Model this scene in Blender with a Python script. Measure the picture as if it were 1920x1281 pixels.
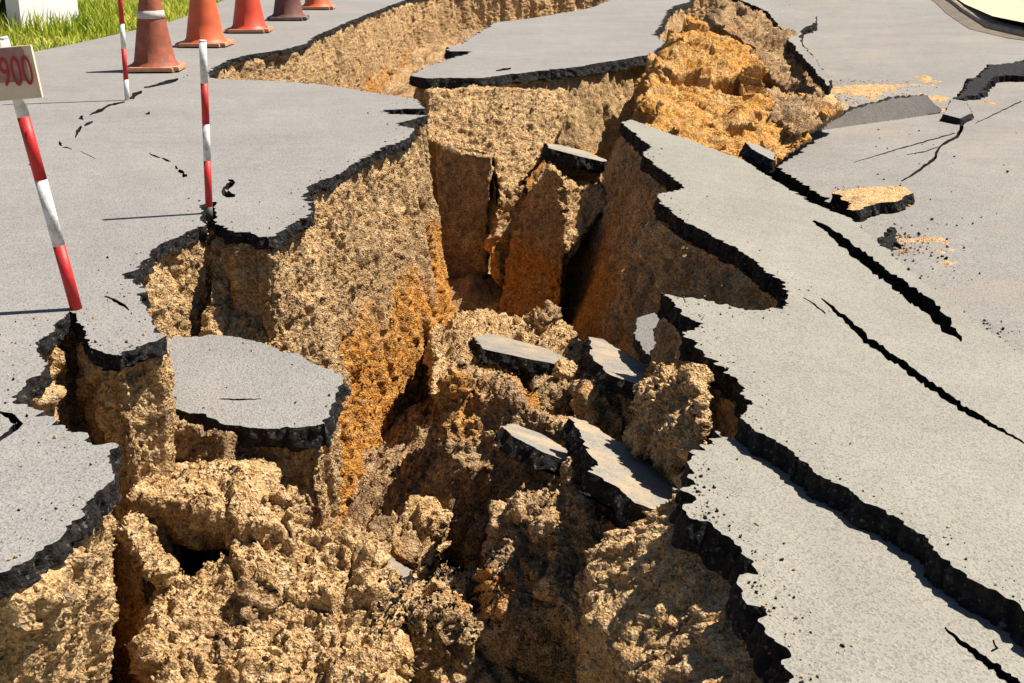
import bpy, bmesh, math, random
import numpy as np
from mathutils import Vector, Matrix
from mathutils.geometry import delaunay_2d_cdt
random.seed(7)
RNG = np.random.default_rng(7)
R = math.radians
scene = bpy.context.scene
for o in list(bpy.data.objects):
    bpy.data.objects.remove(o)
COL = scene.collection

# ------------------------------------------------------------------ camera
F, CX, CY, CAMH = 2400.0, 960.0, 640.5, 1.1          # focal length and centre in photo pixels, camera height in metres
PITCH = math.atan(800.5 / F)
cam_d = bpy.data.cameras.new("camera")
cam_d.sensor_width = 36.0
cam_d.lens = F / 1920.0 * 36.0
cam_d.clip_start = 0.05
cam_d.clip_end = 2000.0
cam = bpy.data.objects.new("camera", cam_d)
COL.objects.link(cam)
cam.location = (0, 0, CAMH)
cam.rotation_euler = (math.pi / 2 - PITCH, 0, 0)
scene.camera = cam

# ------------------------------------------------------------------ sky, sun, exposure
SUN_EL, SUN_AZ = R(58), R(74)                         # azimuth clockwise from +Y (away from the camera)
w = bpy.data.worlds.new("World")
scene.world = w
w.use_nodes = True
wn = w.node_tree
bg = wn.nodes["Background"]
sky = wn.nodes.new("ShaderNodeTexSky")
sky.sky_type = 'NISHITA'
sky.sun_disc = False
sky.sun_elevation = SUN_EL
sky.sun_rotation = SUN_AZ
sky.air_density = 0.7
sky.dust_density = 0.3
wn.links.new(sky.outputs[0], bg.inputs[0])
bg.inputs[1].default_value = 0.05
sun_d = bpy.data.lights.new("sun", 'SUN')
sun_d.energy = 5.0
sun_d.angle = R(0.5)
sun_d.color = (1.0, 0.93, 0.82)
sun = bpy.data.objects.new("sun", sun_d)
COL.objects.link(sun)
SDIR = Vector((math.cos(SUN_EL) * math.sin(SUN_AZ), math.cos(SUN_EL) * math.cos(SUN_AZ), math.sin(SUN_EL)))
sun.rotation_euler = SDIR.to_track_quat('Z', 'Y').to_euler()
sun.location = (4, 2, 8)
scene.view_settings.view_transform = 'Standard'
scene.view_settings.look = 'None'
scene.view_settings.gamma = 1.0
scene.view_settings.exposure = 0.95
scene.cycles.diffuse_bounces = 1

# ------------------------------------------------------------------ photo rays to world points
CP, SP = math.cos(PITCH), math.sin(PITCH)


def ray(px, py):
    a, b = (px - CX) / F, -(py - CY) / F
    return np.array((a, CP + b * SP, -SP + b * CP))


def P(px, py, z=0.0):
    """point of the level surface z seen at a photo pixel; z may be a function of x, y"""
    d = ray(px, py)
    if callable(z):
        zz = z(0.5, 4.0)
        for _ in range(40):
            t = (zz - CAMH) / d[2]
            zz = 0.5 * zz + 0.5 * float(z(d[0] * t, d[1] * t))
        z = zz
    t = (z - CAMH) / d[2]
    return np.array((d[0] * t, d[1] * t, z))


def PD(px, py, depth):
    return np.array((0, 0, CAMH)) + ray(px, py) * depth


# ------------------------------------------------------------------ numpy noise
def _h(ix, iy, iz, s):
    with np.errstate(over='ignore'):
        n = (ix.astype(np.uint32) * np.uint32(374761393) + iy.astype(np.uint32) * np.uint32(668265263)
             + iz.astype(np.uint32) * np.uint32(2147483647) + np.uint32((s * 974634777 + 12345) & 0xffffffff))
        n = (n ^ (n >> np.uint32(13))) * np.uint32(1274126177)
        n = (n ^ (n >> np.uint32(16))) * np.uint32(2246822519)
        n = n ^ (n >> np.uint32(15))
    return n.astype(np.float32) / np.float32(4294967295.0)


def vnoise(p, scale, seed=0):
    q = (np.asarray(p, np.float32) / np.asarray(scale, np.float32))
    f = np.floor(q)
    i = f.astype(np.int64)
    t = q - f
    t = t * t * t * (t * (t * 6 - 15) + 10)
    x, y, z = i[:, 0], i[:, 1], i[:, 2]
    r = 0
    for a in (0, 1):
        wa = t[:, 0] if a else 1 - t[:, 0]
        for b in (0, 1):
            wb = t[:, 1] if b else 1 - t[:, 1]
            for c in (0, 1):
                wc = t[:, 2] if c else 1 - t[:, 2]
                r = r + wa * wb * wc * _h(x + a, y + b, z + c, seed)
    return r * 2 - 1


def fbm(p, scale, octv=3, seed=0):
    r, a = 0, 1.0
    s = np.asarray(scale, np.float32)
    for k in range(octv):
        r = r + a * vnoise(p, s, seed + k * 17)
        a *= 0.5
        s = s * 0.47
    return r


def worley(p, scale, seed=0):
    q = np.asarray(p, np.float32) / np.float32(scale)
    b = np.floor(q - 0.5).astype(np.int64)
    best = np.full(len(q), 9.0, np.float32)
    for a in (0, 1):
        for c in (0, 1):
            for e in (0, 1):
                ix, iy, iz = b[:, 0] + a, b[:, 1] + c, b[:, 2] + e
                dx = ix + 0.15 + 0.7 * _h(ix, iy, iz, seed) - q[:, 0]
                dy = iy + 0.15 + 0.7 * _h(ix, iy, iz, seed + 1) - q[:, 1]
                dz = iz + 0.15 + 0.7 * _h(ix, iy, iz, seed + 2) - q[:, 2]
                best = np.minimum(best, dx * dx + dy * dy + dz * dz)
    return np.sqrt(best)


def cells(p, scale, seed=0):
    """random level of the nearest fracture cell, softened a little at its rim, and how close the rim is"""
    q = np.asarray(p, np.float32) / np.asarray(scale, np.float32)
    b = np.floor(q - 0.5).astype(np.int64)
    f1 = np.full(len(q), 9.0, np.float32)
    f2 = f1.copy()
    v1 = np.zeros(len(q), np.float32)
    tx, ty = v1.copy(), v1.copy()
    for a in (0, 1):
        for c in (0, 1):
            for e in (0, 1):
                ix, iy, iz = b[:, 0] + a, b[:, 1] + c, b[:, 2] + e
                r0, r1, r2 = (_h(ix, iy, iz, seed + k) for k in range(3))
                dx, dy, dz = ix + 0.1 + 0.8 * r0 - q[:, 0], iy + 0.1 + 0.8 * r1 - q[:, 1], iz + 0.1 + 0.8 * r2 - q[:, 2]
                d = dx * dx + dy * dy + dz * dz
                near = d < f1
                f2 = np.where(near, f1, np.minimum(f2, d))
                lev = (r0 * 7.13 + r1 * 3.71) % 1.0
                # each cell face leans its own way
                lean = (r1 - 0.5) * dx + (r2 - 0.5) * dy + (r0 - 0.5) * dz
                v1 = np.where(near, lev - 0.5 + lean * 1.3, v1)
                f1 = np.where(near, d, f1)
    rim = np.sqrt(f2) - np.sqrt(f1)
    return v1 * np.clip(rim * 9, 0.25, 1), rim


def soil_disp(p, amp=1.0, big=1.0):
    """outward displacement in metres of broken earth: leaning fracture facets of several sizes, crumbs, open cracks"""
    warp = np.stack([vnoise(p, 0.06, 90 + k) for k in range(3)], 1) * 0.016
    w2 = np.stack([vnoise(p, 0.016, 94 + k) for k in range(3)], 1) * 0.005
    q = p + warp + w2
    big_ = fbm(p, 0.26, 2, 3) * 0.030 * big
    m1 = np.clip(vnoise(p, 0.35, 21) * 1.0 + 0.75, 0.1, 1.5)
    m2 = np.clip(vnoise(p, 0.16, 22) * 1.1 + 0.8, 0.15, 1.6)
    c1, r1 = cells(q, (0.15, 0.15, 0.24), 5)
    c2, r2 = cells(q, (0.062, 0.062, 0.085), 9)
    c3, r3 = cells(q, 0.026, 13)
    c4, _ = cells(p + w2, 0.0125, 17)
    c2, c3 = np.maximum(c2, -0.16), np.maximum(c3, -0.22)
    crack = np.exp(-(r1 / 0.07) ** 2) * 0.022 * m1
    return amp * (big_ + c1 * 0.046 * m1 + c2 * 0.030 * m2 + c3 * 0.026 + c4 * 0.014 - crack + vnoise(p, 0.008, 41) * 0.004)


# ------------------------------------------------------------------ materials
MATS = {}


class NT:
    def __init__(self, name):
        self.m = bpy.data.materials.new(name)
        self.m.use_nodes = True
        self.t = self.m.node_tree
        self.b = self.t.nodes["Principled BSDF"]
        self.out = self.t.nodes["Material Output"]
        self.pos = self.n('ShaderNodeNewGeometry').outputs['Position']
        MATS[name] = self.m

    def n(self, kind, **kw):
        nd = self.t.nodes.new(kind)
        for k, v in kw.items():
            setattr(nd, k, v)
        return nd

    def link(self, a, b):
        self.t.links.new(a, b)

    def val(self, sock, v):
        if isinstance(v, (int, float, tuple)):
            sock.default_value = v
        else:
            self.link(v, sock)

    def noise(self, scale, detail=3, rough=0.55, vec=None, out='Fac', dist=0.0):
        nd = self.n('ShaderNodeTexNoise')
        self.link(vec or self.pos, nd.inputs['Vector'])
        nd.inputs['Scale'].default_value = scale
        nd.inputs['Detail'].default_value = detail
        nd.inputs['Roughness'].default_value = rough
        nd.inputs['Distortion'].default_value = dist
        return nd.outputs[out]

    def voro(self, scale, out='Distance', feature='F1', vec=None):
        nd = self.n('ShaderNodeTexVoronoi', feature=feature)
        self.link(vec or self.pos, nd.inputs['Vector'])
        nd.inputs['Scale'].default_value = scale
        return nd.outputs[out]

    def ramp(self, fac, stops):
        nd = self.n('ShaderNodeValToRGB')
        self.link(fac, nd.inputs[0])
        e = nd.color_ramp.elements
        while len(e) < len(stops):
            e.new(0.5)
        for el, (p, c) in zip(e, stops):
            el.position = p
            el.color = (c, c, c, 1) if isinstance(c, (int, float)) else (*c, 1)
        return nd.outputs[0]

    def mix(self, fac, a, b, mode='MIX'):
        nd = self.n('ShaderNodeMix', data_type='RGBA', blend_type=mode)
        self.val(nd.inputs['Factor'], fac)
        for s, v in ((nd.inputs[6], a), (nd.inputs[7], b)):
            if isinstance(v, tuple):
                s.default_value = (*v[:3], 1)
            else:
                self.link(v, s)
        return nd.outputs[2]

    def math(self, op, a, b=0.0, c=0.0, clamp=False):
        nd = self.n('ShaderNodeMath', operation=op, use_clamp=clamp)
        for s, v in zip(nd.inputs, (a, b, c)):
            self.val(s, v)
        return nd.outputs[0]

    def z(self):
        nd = self.n('ShaderNodeSeparateXYZ')
        self.link(self.pos, nd.inputs[0])
        return nd.outputs[2]

    def maprange(self, v, a, b, c=0.0, d=1.0):
        nd = self.n('ShaderNodeMapRange')
        self.link(v, nd.inputs[0])
        for i, x in enumerate((a, b, c, d)):
            nd.inputs[i + 1].default_value = x
        return nd.outputs[0]

    def bump(self, height, dist, strength=1.0, chain=None):
        nd = self.n('ShaderNodeBump')
        nd.inputs['Strength'].default_value = strength
        nd.inputs['Distance'].default_value = dist
        self.link(height, nd.inputs['Height'])
        if chain is not None:
            self.link(chain, nd.inputs['Normal'])
        return nd.outputs[0]

    def done(self, color, rough=0.9, normal=None, spec=0.3):
        if isinstance(color, tuple):
            self.b.inputs['Base Color'].default_value = (*color[:3], 1)
        else:
            self.link(color, self.b.inputs['Base Color'])
        self.val(self.b.inputs['Roughness'], rough)
        self.b.inputs['Specular IOR Level'].default_value = spec
        if normal is not None:
            self.link(normal, self.b.inputs['Normal'])
        return self.m


def soil_material(name, mode):
    t = NT(name)
    n1 = t.noise(5.0, 4)
    n2 = t.noise(22.0, 4, 0.6)
    tan = t.ramp(n2, [(0.25, (0.38, 0.215, 0.085)), (0.5, (0.62, 0.405, 0.195)), (0.75, (0.73, 0.53, 0.30))])
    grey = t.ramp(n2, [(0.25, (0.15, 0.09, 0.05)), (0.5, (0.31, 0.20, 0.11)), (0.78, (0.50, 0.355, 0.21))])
    orange = t.ramp(n2, [(0.2, (0.36, 0.125, 0.025)), (0.5, (0.60, 0.27, 0.055)), (0.8, (0.68, 0.39, 0.13))])
    if mode == 'strata':
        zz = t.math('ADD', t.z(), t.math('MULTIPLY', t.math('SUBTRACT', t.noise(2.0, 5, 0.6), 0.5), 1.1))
        c = t.mix(t.ramp(n1, [(0.45, 0.0), (0.66, 0.55)]), tan, grey)
        mp = t.n('ShaderNodeMapping')
        mp.inputs['Scale'].default_value = (14.0, 14.0, 1.6)
        t.link(t.pos, mp.inputs[0])
        c = t.mix(t.ramp(t.noise(1.0, 5, 0.65, mp.outputs[0]), [(0.52, 0.0), (0.70, 0.6)]), c, (0.22, 0.13, 0.06))
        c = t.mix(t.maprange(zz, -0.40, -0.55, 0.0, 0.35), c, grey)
        c = t.mix(t.math('MULTIPLY', t.maprange(zz, -0.66, -0.82, 0.0, 1.0), t.ramp(t.noise(4.0, 4, 0.6), [(0.34, 0.6), (0.5, 1.0)])), c, orange)
    elif mode == 'tan':
        c = t.mix(t.ramp(n1, [(0.5, 0.0), (0.75, 0.5)]), tan, grey)
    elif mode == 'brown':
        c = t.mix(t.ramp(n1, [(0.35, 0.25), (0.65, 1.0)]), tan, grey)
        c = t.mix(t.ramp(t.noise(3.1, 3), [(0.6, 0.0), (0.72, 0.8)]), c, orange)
    else:
        c = t.mix(t.ramp(n1, [(0.42, 0.0), (0.66, 0.65)]), t.ramp(n2, [(0.2, (0.42, 0.16, 0.03)), (0.5, (0.68, 0.34, 0.08)), (0.8, (0.74, 0.46, 0.17))]), tan)
    # gravel grains of different colour
    vc = t.voro(125.0, 'Color')
    sep = t.n('ShaderNodeSeparateColor')
    t.link(vc, sep.inputs[0])
    c = t.mix(1.0, c, t.ramp(sep.outputs[0], [(0.0, (0.52, 0.47, 0.42)), (0.3, (0.95, 0.93, 0.91)), (1.0, (1.3, 1.28, 1.24))]), 'MULTIPLY')
    c = t.mix(t.ramp(sep.outputs[1], [(0.965, 0.0), (0.975, 0.8)]), c, (0.5, 0.45, 0.38))
    nb = t.bump(t.noise(55.0, 5, 0.65), 0.022, 0.9)
    nb = t.bump(t.voro(125.0), 0.010, 0.9, nb)
    nb = t.bump(t.noise(260.0, 3, 0.6), 0.003, 0.8, nb)
    return t.done(c, 0.95, nb, 0.15)


def asphalt_material(name, base, grain=190.0, stain=(0.5, 0.0)):
    t = NT(name)
    g = t.voro(grain, 'Color')
    sep = t.n('ShaderNodeSeparateColor')
    t.link(g, sep.inputs[0])
    c = t.mix(1.0, base, t.ramp(sep.outputs[0], [(0.0, 0.66), (0.35, 0.95), (1.0, 1.12)]), 'MULTIPLY')
    c = t.mix(1.0, c, t.ramp(t.noise(1.1, 6, 0.65), [(0.3, (0.88, 0.87, 0.86)), (0.7, (1.09, 1.09, 1.07))]), 'MULTIPLY')
    c = t.mix(1.0, c, t.ramp(t.noise(9.0, 4, 0.6), [(0.3, 0.93), (0.7, 1.05)]), 'MULTIPLY')
    c = t.mix(t.ramp(t.noise(140.0, 2), [(0.66, 0.0), (0.72, 0.55)]), c, (0.10, 0.09, 0.08))
    c = t.mix(t.ramp(t.noise(2.3, 6, 0.7), [(0.56, 0.0), (0.8, 0.22)]), c, (0.36, 0.28, 0.19))
    if stain[1] > 0:
        c = t.mix(t.ramp(t.noise(0.8 if stain[1] < 0.5 else 7.0, 8, 0.75), [(stain[0], 0.0), (stain[0] + 0.2, stain[1])]), c, (0.40, 0.29, 0.17))
    nb = t.bump(t.voro(grain), 0.0022, 0.8)
    nb = t.bump(t.noise(7.0, 3), 0.006, 0.35, nb)
    return t.done(c, 0.85, nb, 0.3)


def edge_material():
    t = NT("asphalt_broken_edge")
    v = t.voro(140.0, 'Color')
    sep = t.n('ShaderNodeSeparateColor')
    t.link(v, sep.inputs[0])
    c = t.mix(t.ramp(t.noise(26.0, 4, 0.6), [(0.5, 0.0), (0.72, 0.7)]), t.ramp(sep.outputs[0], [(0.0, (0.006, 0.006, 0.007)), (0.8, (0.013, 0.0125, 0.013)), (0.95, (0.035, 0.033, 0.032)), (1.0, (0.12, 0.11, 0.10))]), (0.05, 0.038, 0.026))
    nb = t.bump(t.noise(70.0, 4, 0.65), 0.016, 0.9)
    nb = t.bump(t.noise(160.0, 3), 0.005, 0.7, nb)
    return t.done(c, 0.8, nb, 0.18)


def plain(name, col, rough=0.6, var=0.12, scale=14.0, dirt=None, spec=0.4):
    t = NT(name)
    c = t.mix(1.0, col, t.ramp(t.noise(scale, 4, 0.6), [(0.3, 1.0 - var), (0.7, 1.0 + var)]), 'MULTIPLY')
    if dirt:
        c = t.mix(t.ramp(t.noise(scale * 1.7, 5, 0.65), [(0.45, 0.0), (0.7, dirt[1])]), c, dirt[0])
    return t.done(c, rough, t.bump(t.noise(scale * 6, 2), 0.002, 0.3), spec)


soil_material("soil_strata", 'strata')
soil_material("soil_tan", 'tan')
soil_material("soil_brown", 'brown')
soil_material("soil_orange", 'orange')
asphalt_material("asphalt_left", (0.228, 0.216, 0.206))
asphalt_material("asphalt_right", (0.234, 0.222, 0.190))
asphalt_material("asphalt_dusty", (0.222, 0.208, 0.186), 190.0, (0.44, 0.75))
asphalt_material("asphalt_valley", (0.226, 0.211, 0.196), 150.0, (0.5, 0.3))
edge_material()
plain("paint_white", (0.72, 0.71, 0.68), 0.55, 0.08, 26, ((0.30, 0.25, 0.18), 0.75))
plain("paint_red", (0.52, 0.016, 0.016), 0.5, 0.15, 22, ((0.30, 0.07, 0.045), 0.6))
plain("steel_tip", (0.09, 0.085, 0.08), 0.6, 0.3, 30)
plain("cone_orange", (0.66, 0.105, 0.03), 0.55, 0.12, 12, ((0.40, 0.14, 0.07), 0.6))
plain("cone_faded", (0.34, 0.085, 0.04), 0.7, 0.25, 14, ((0.16, 0.075, 0.045), 0.9))
plain("cone_maroon", (0.16, 0.05, 0.04), 0.7, 0.25, 14, ((0.09, 0.05, 0.04), 0.9))
plain("cone_red", (0.66, 0.06, 0.025), 0.5, 0.12, 12, ((0.45, 0.10, 0.05), 0.5))
plain("cone_base", (0.50, 0.20, 0.10), 0.75, 0.2, 10, ((0.40, 0.30, 0.2), 0.9))
plain("cone_base_dark", (0.14, 0.09, 0.07), 0.8, 0.2, 10, ((0.3, 0.25, 0.2), 0.7))
plain("collar", (0.55, 0.50, 0.44), 0.6, 0.15, 25, ((0.3, 0.2, 0.14), 0.8))
plain("board_cream", (0.72, 0.58, 0.40), 0.6, 0.08, 10, ((0.6, 0.45, 0.28), 0.4))
plain("print_maroon", (0.33, 0.16, 0.14), 0.7, 0.3, 12, ((0.55, 0.40, 0.33), 0.5))
plain("print_red", (0.40, 0.02, 0.025), 0.6, 0.15, 20)
plain("concrete_kerb", (0.36, 0.29, 0.21), 0.95, 0.25, 5, ((0.2, 0.15, 0.1), 0.7))
plain("gutter_dirt", (0.13, 0.10, 0.075), 0.95, 0.3, 6)
plain("sand_pale", (0.50, 0.40, 0.26), 0.95, 0.2, 14)
plain("white_wall", (0.78, 0.78, 0.76), 0.8, 0.05, 4)
plain("pale_stone", (0.42, 0.34, 0.24), 0.9, 0.15, 40)
plain("earth", (0.22, 0.18, 0.09), 0.95, 0.3, 1.2)
plain("leaf_dark", (0.035, 0.085, 0.02), 0.55, 0.3, 9)


def grass_material():
    t = NT("grass_blades")
    oi = t.n('ShaderNodeAttribute', attribute_name="tint")
    c = t.ramp(oi.outputs['Fac'], [(0.0, (0.15, 0.23, 0.015)), (0.5, (0.40, 0.47, 0.04)), (1.0, (0.62, 0.58, 0.11))])
    t.done(c, 0.6, None, 0.25)
    tr = t.n('ShaderNodeBsdfTranslucent')
    t.link(c, tr.inputs[0])
    mx = t.n('ShaderNodeMixShader')
    mx.inputs[0].default_value = 0.35
    t.link(t.b.outputs[0], mx.inputs[1])
    t.link(tr.outputs[0], mx.inputs[2])
    t.link(mx.outputs[0], t.out.inputs[0])


grass_material()

# ------------------------------------------------------------------ object helpers


def tag(o, label=None, cat=None, group=None, kind=None):
    for k, v in (("label", label), ("category", cat), ("group", group), ("kind", kind)):
        if v:
            o[k] = v
    return o


def mesh_obj(name, verts, faces, mats, parent=None, smooth=False, midx=None):
    me = bpy.data.meshes.new(name)
    if isinstance(verts, np.ndarray) and isinstance(faces, np.ndarray):
        nv, nf, k = len(verts), len(faces), faces.shape[1]
        me.vertices.add(nv)
        me.vertices.foreach_set("co", np.ascontiguousarray(verts, np.float32).ravel())
        me.loops.add(nf * k)
        me.loops.foreach_set("vertex_index", np.ascontiguousarray(faces, np.int32).ravel())
        me.polygons.add(nf)
        me.polygons.foreach_set("loop_start", np.arange(0, nf * k, k, dtype=np.int32))
        me.update(calc_edges=True)
    else:
        me.from_pydata([tuple(map(float, v)) for v in verts], [], [tuple(int(i) for i in f) for f in faces])
    for m in (mats if isinstance(mats, (list, tuple)) else [mats]):
        me.materials.append(MATS[m])
    if midx is not None:
        me.polygons.foreach_set("material_index", np.asarray(midx, np.int32))
    if smooth:
        me.polygons.foreach_set("use_smooth", np.ones(len(me.polygons), bool))
    me.update()
    o = bpy.data.objects.new(name, me)
    COL.objects.link(o)
    o.parent = parent
    return o


def empty(name, loc):
    o = bpy.data.objects.new(name, None)
    o.empty_display_size = 0.1
    COL.objects.link(o)
    o.location = loc
    return o


def vnormals(me):
    n = np.empty(len(me.vertices) * 3, np.float32)
    me.vertex_normals.foreach_get("vector", n)
    return n.reshape(-1, 3)


def coords(me):
    n = np.empty(len(me.vertices) * 3, np.float32)
    me.vertices.foreach_get("co", n)
    return n.reshape(-1, 3)


def resample(pts, k=0.0022, lo=0.008, hi=0.03, closed=False):
    """walk a polyline in steps that grow with the distance from the camera"""
    pts = [np.asarray(p[:2], float) for p in pts]
    if closed:
        pts = pts + [pts[0]]
    out = [pts[0]]
    for a, b in zip(pts[:-1], pts[1:]):
        L = np.linalg.norm(b - a)
        if L < 1e-6:
            continue
        st = min(max(k * np.linalg.norm((a + b) / 2), lo), hi)
        n = max(1, int(L / st))
        for i in range(1, n + 1):
            out.append(a + (b - a) * i / n)
    if closed:
        out.pop()
    return np.array(out)


def rough_line(xy, amp=0.011, closed=False, seed=0, teeth=0.014):
    """fray a broken asphalt edge: bays, notches and teeth across its own direction"""
    if closed:
        t = np.roll(xy, -1, 0) - np.roll(xy, 1, 0)
    else:
        t = np.gradient(xy, axis=0)
    t /= np.linalg.norm(t, axis=1)[:, None] + 1e-9
    n = np.stack((t[:, 1], -t[:, 0]), 1)
    p3 = np.column_stack((xy, np.full(len(xy), seed * 3.7)))
    d = vnoise(p3, 0.11, seed) * amp * 1.5 + vnoise(p3, 0.04, seed + 1) * amp
    tt = vnoise(p3, 0.022, seed + 2)
    d = d + np.sign(tt) * np.abs(tt) ** 0.6 * teeth * np.clip(vnoise(p3, 0.16, seed + 5) * 1.3 + 0.5, 0.0, 1.7)
    d = d + vnoise(p3, 0.011, seed + 3) * teeth * 0.55
    return xy + n * d[:, None] + t * (vnoise(p3, 0.03, seed + 8) * amp * 0.7)[:, None]


def in_poly(pts, poly):
    x, y = pts[:, 0], pts[:, 1]
    c = np.zeros(len(pts), bool)
    px, py = poly[:, 0], poly[:, 1]
    qx, qy = np.roll(px, -1), np.roll(py, -1)
    for a, b, d, e in zip(px, py, qx, qy):
        if b == e:
            continue
        m = (b > y) != (e > y)
        c ^= m & (x < (d - a) * (y - b) / (e - b) + a)
    return c


def area2(p):
    return 0.5 * np.sum(p[:, 0] * np.roll(p[:, 1], -1) - np.roll(p[:, 0], -1) * p[:, 1])


def slab_mesh(name, outline, zf, thick, mat, holes=(), flare=0.02, grid=None, parent=None, hole_depth=None, bottom=True, lump=0.011):
    """asphalt sheet: traced top, cracks cut right through, rough black broken sides"""
    outline = np.asarray(outline, float)
    if area2(outline) < 0:
        outline = outline[::-1]
    loops = [outline] + [np.asarray(h)[::-1] if area2(np.asarray(h)) > 0 else np.asarray(h) for h in holes]
    V, E = [], []
    for lp in loops:
        b = len(V)
        V += [Vector(p) for p in lp]
        E += [(b + i, b + (i + 1) % len(lp)) for i in range(len(lp))]
    if grid:
        mn, mx = outline.min(0), outline.max(0)
        gx, gy = np.meshgrid(np.arange(mn[0], mx[0], grid), np.arange(mn[1], mx[1], grid))
        gp = np.column_stack((gx.ravel(), gy.ravel()))
        gp = gp[in_poly(gp, outline)]
        V += [Vector(p) for p in gp]
    vo, eo, fo, *_ = delaunay_2d_cdt(V, E, [], 0, 1e-6)
    vo = np.array([tuple(v) for v in vo])
    fo = np.array([tuple(f) for f in fo if len(f) == 3])
    cen = vo[fo].mean(1)
    keep = in_poly(cen, outline)
    for h in loops[1:]:
        keep &= ~in_poly(cen, h)
    fo = fo[keep]
    top = np.column_stack((vo, [zf(x, y) for x, y in vo]))
    verts, faces, mi = [top], [fo], [np.zeros(len(fo), int)]
    tri = []
    off = len(top)
    if bottom:
        bot = top.copy()
        bot[:, 2] -= thick
        verts.append(bot)
        tri.append((fo[:, ::-1] + off, 1))
        off += len(bot)
    for li, lp in enumerate(loops):
        n = len(lp)
        t = np.roll(lp, -1, 0) - np.roll(lp, 1, 0)
        for _ in range(3):
            t = t + 0.5 * (np.roll(t, 1, 0) + np.roll(t, -1, 0))
        t /= np.linalg.norm(t, axis=1)[:, None] + 1e-9
        nr = np.stack((t[:, 1], -t[:, 0]), 1)
        rows = 7 if li == 0 else 4
        th = thick if li == 0 else (hole_depth or thick)
        zt = np.array([zf(x, y) for x, y in lp])
        tv = 1 + 0.22 * vnoise(np.column_stack((lp, zt)), 0.13, 66) + 0.16 * vnoise(np.column_stack((lp, zt)), 0.04, 67) if li == 0 else 1.0
        for k in range(rows + 1):
            u = k / rows
            p = np.column_stack((lp, zt - th * u * tv))
            if k:
                d = (vnoise(p, 0.030, 77) * lump + vnoise(p, 0.012, 78) * lump * 0.6) * min(1, u * 2)
                d = d + (flare * u if li == 0 else -0.002)
                if li:
                    d = np.minimum(d * 0.3, 0.0)
                p[:, :2] += nr * d[:, None]
            verts.append(p)
        i = np.arange(n)
        j = (i + 1) % n
        for k in range(rows):
            a = off + k * n
            c = off + (k + 1) * n
            tri.append((np.column_stack((a + i, c + i, c + j)), 1))
            tri.append((np.column_stack((a + i, c + j, a + j)), 1))
        off += (rows + 1) * n
    for f, m in tri:
        faces.append(f)
        mi.append(np.full(len(f), m))
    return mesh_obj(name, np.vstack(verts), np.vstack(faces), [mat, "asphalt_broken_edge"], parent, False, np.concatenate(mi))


def crack(pts, zf=0.0, seed=0, jit=0.35):
    """outline of an open crack from a centre line of (photo x, photo y, width)"""
    rnd = random.Random(seed)
    fine = []
    for a, b in zip(pts[:-1], pts[1:]):
        n = max(2, int(math.hypot(b[0] - a[0], b[1] - a[1]) / 6))
        for i in range(n):
            u = i / n
            fine.append([a[q] + (b[q] - a[q]) * u for q in range(3)])
    fine.append(list(pts[-1]))
    L, Rr = [], []
    for i, (x, y, wd) in enumerate(fine):
        a, b = fine[max(0, i - 1)], fine[min(len(fine) - 1, i + 1)]
        tx, ty = b[0] - a[0], b[1] - a[1]
        l = math.hypot(tx, ty) or 1
        nx, ny = ty / l, -tx / l
        ww = max(wd, 0.8) / 2
        jx, jy = (rnd.uniform(-1, 1) * min(2.5, 0.4 + wd * 0.25) for _ in range(2))
        if 0 < i < len(fine) - 1:
            x, y = x + jx, y + jy * 0.6
        L.append((x + nx * ww * (1 + rnd.uniform(-jit, jit * 1.6)), y + ny * ww * (1 + rnd.uniform(-jit, jit * 1.6))))
        Rr.append((x - nx * ww * (1 + rnd.uniform(-jit, jit * 1.6)), y - ny * ww * (1 + rnd.uniform(-jit, jit * 1.6))))
    loop = L + Rr[::-1]
    return np.array([P(x, y, zf)[:2] for x, y in loop])


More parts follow.
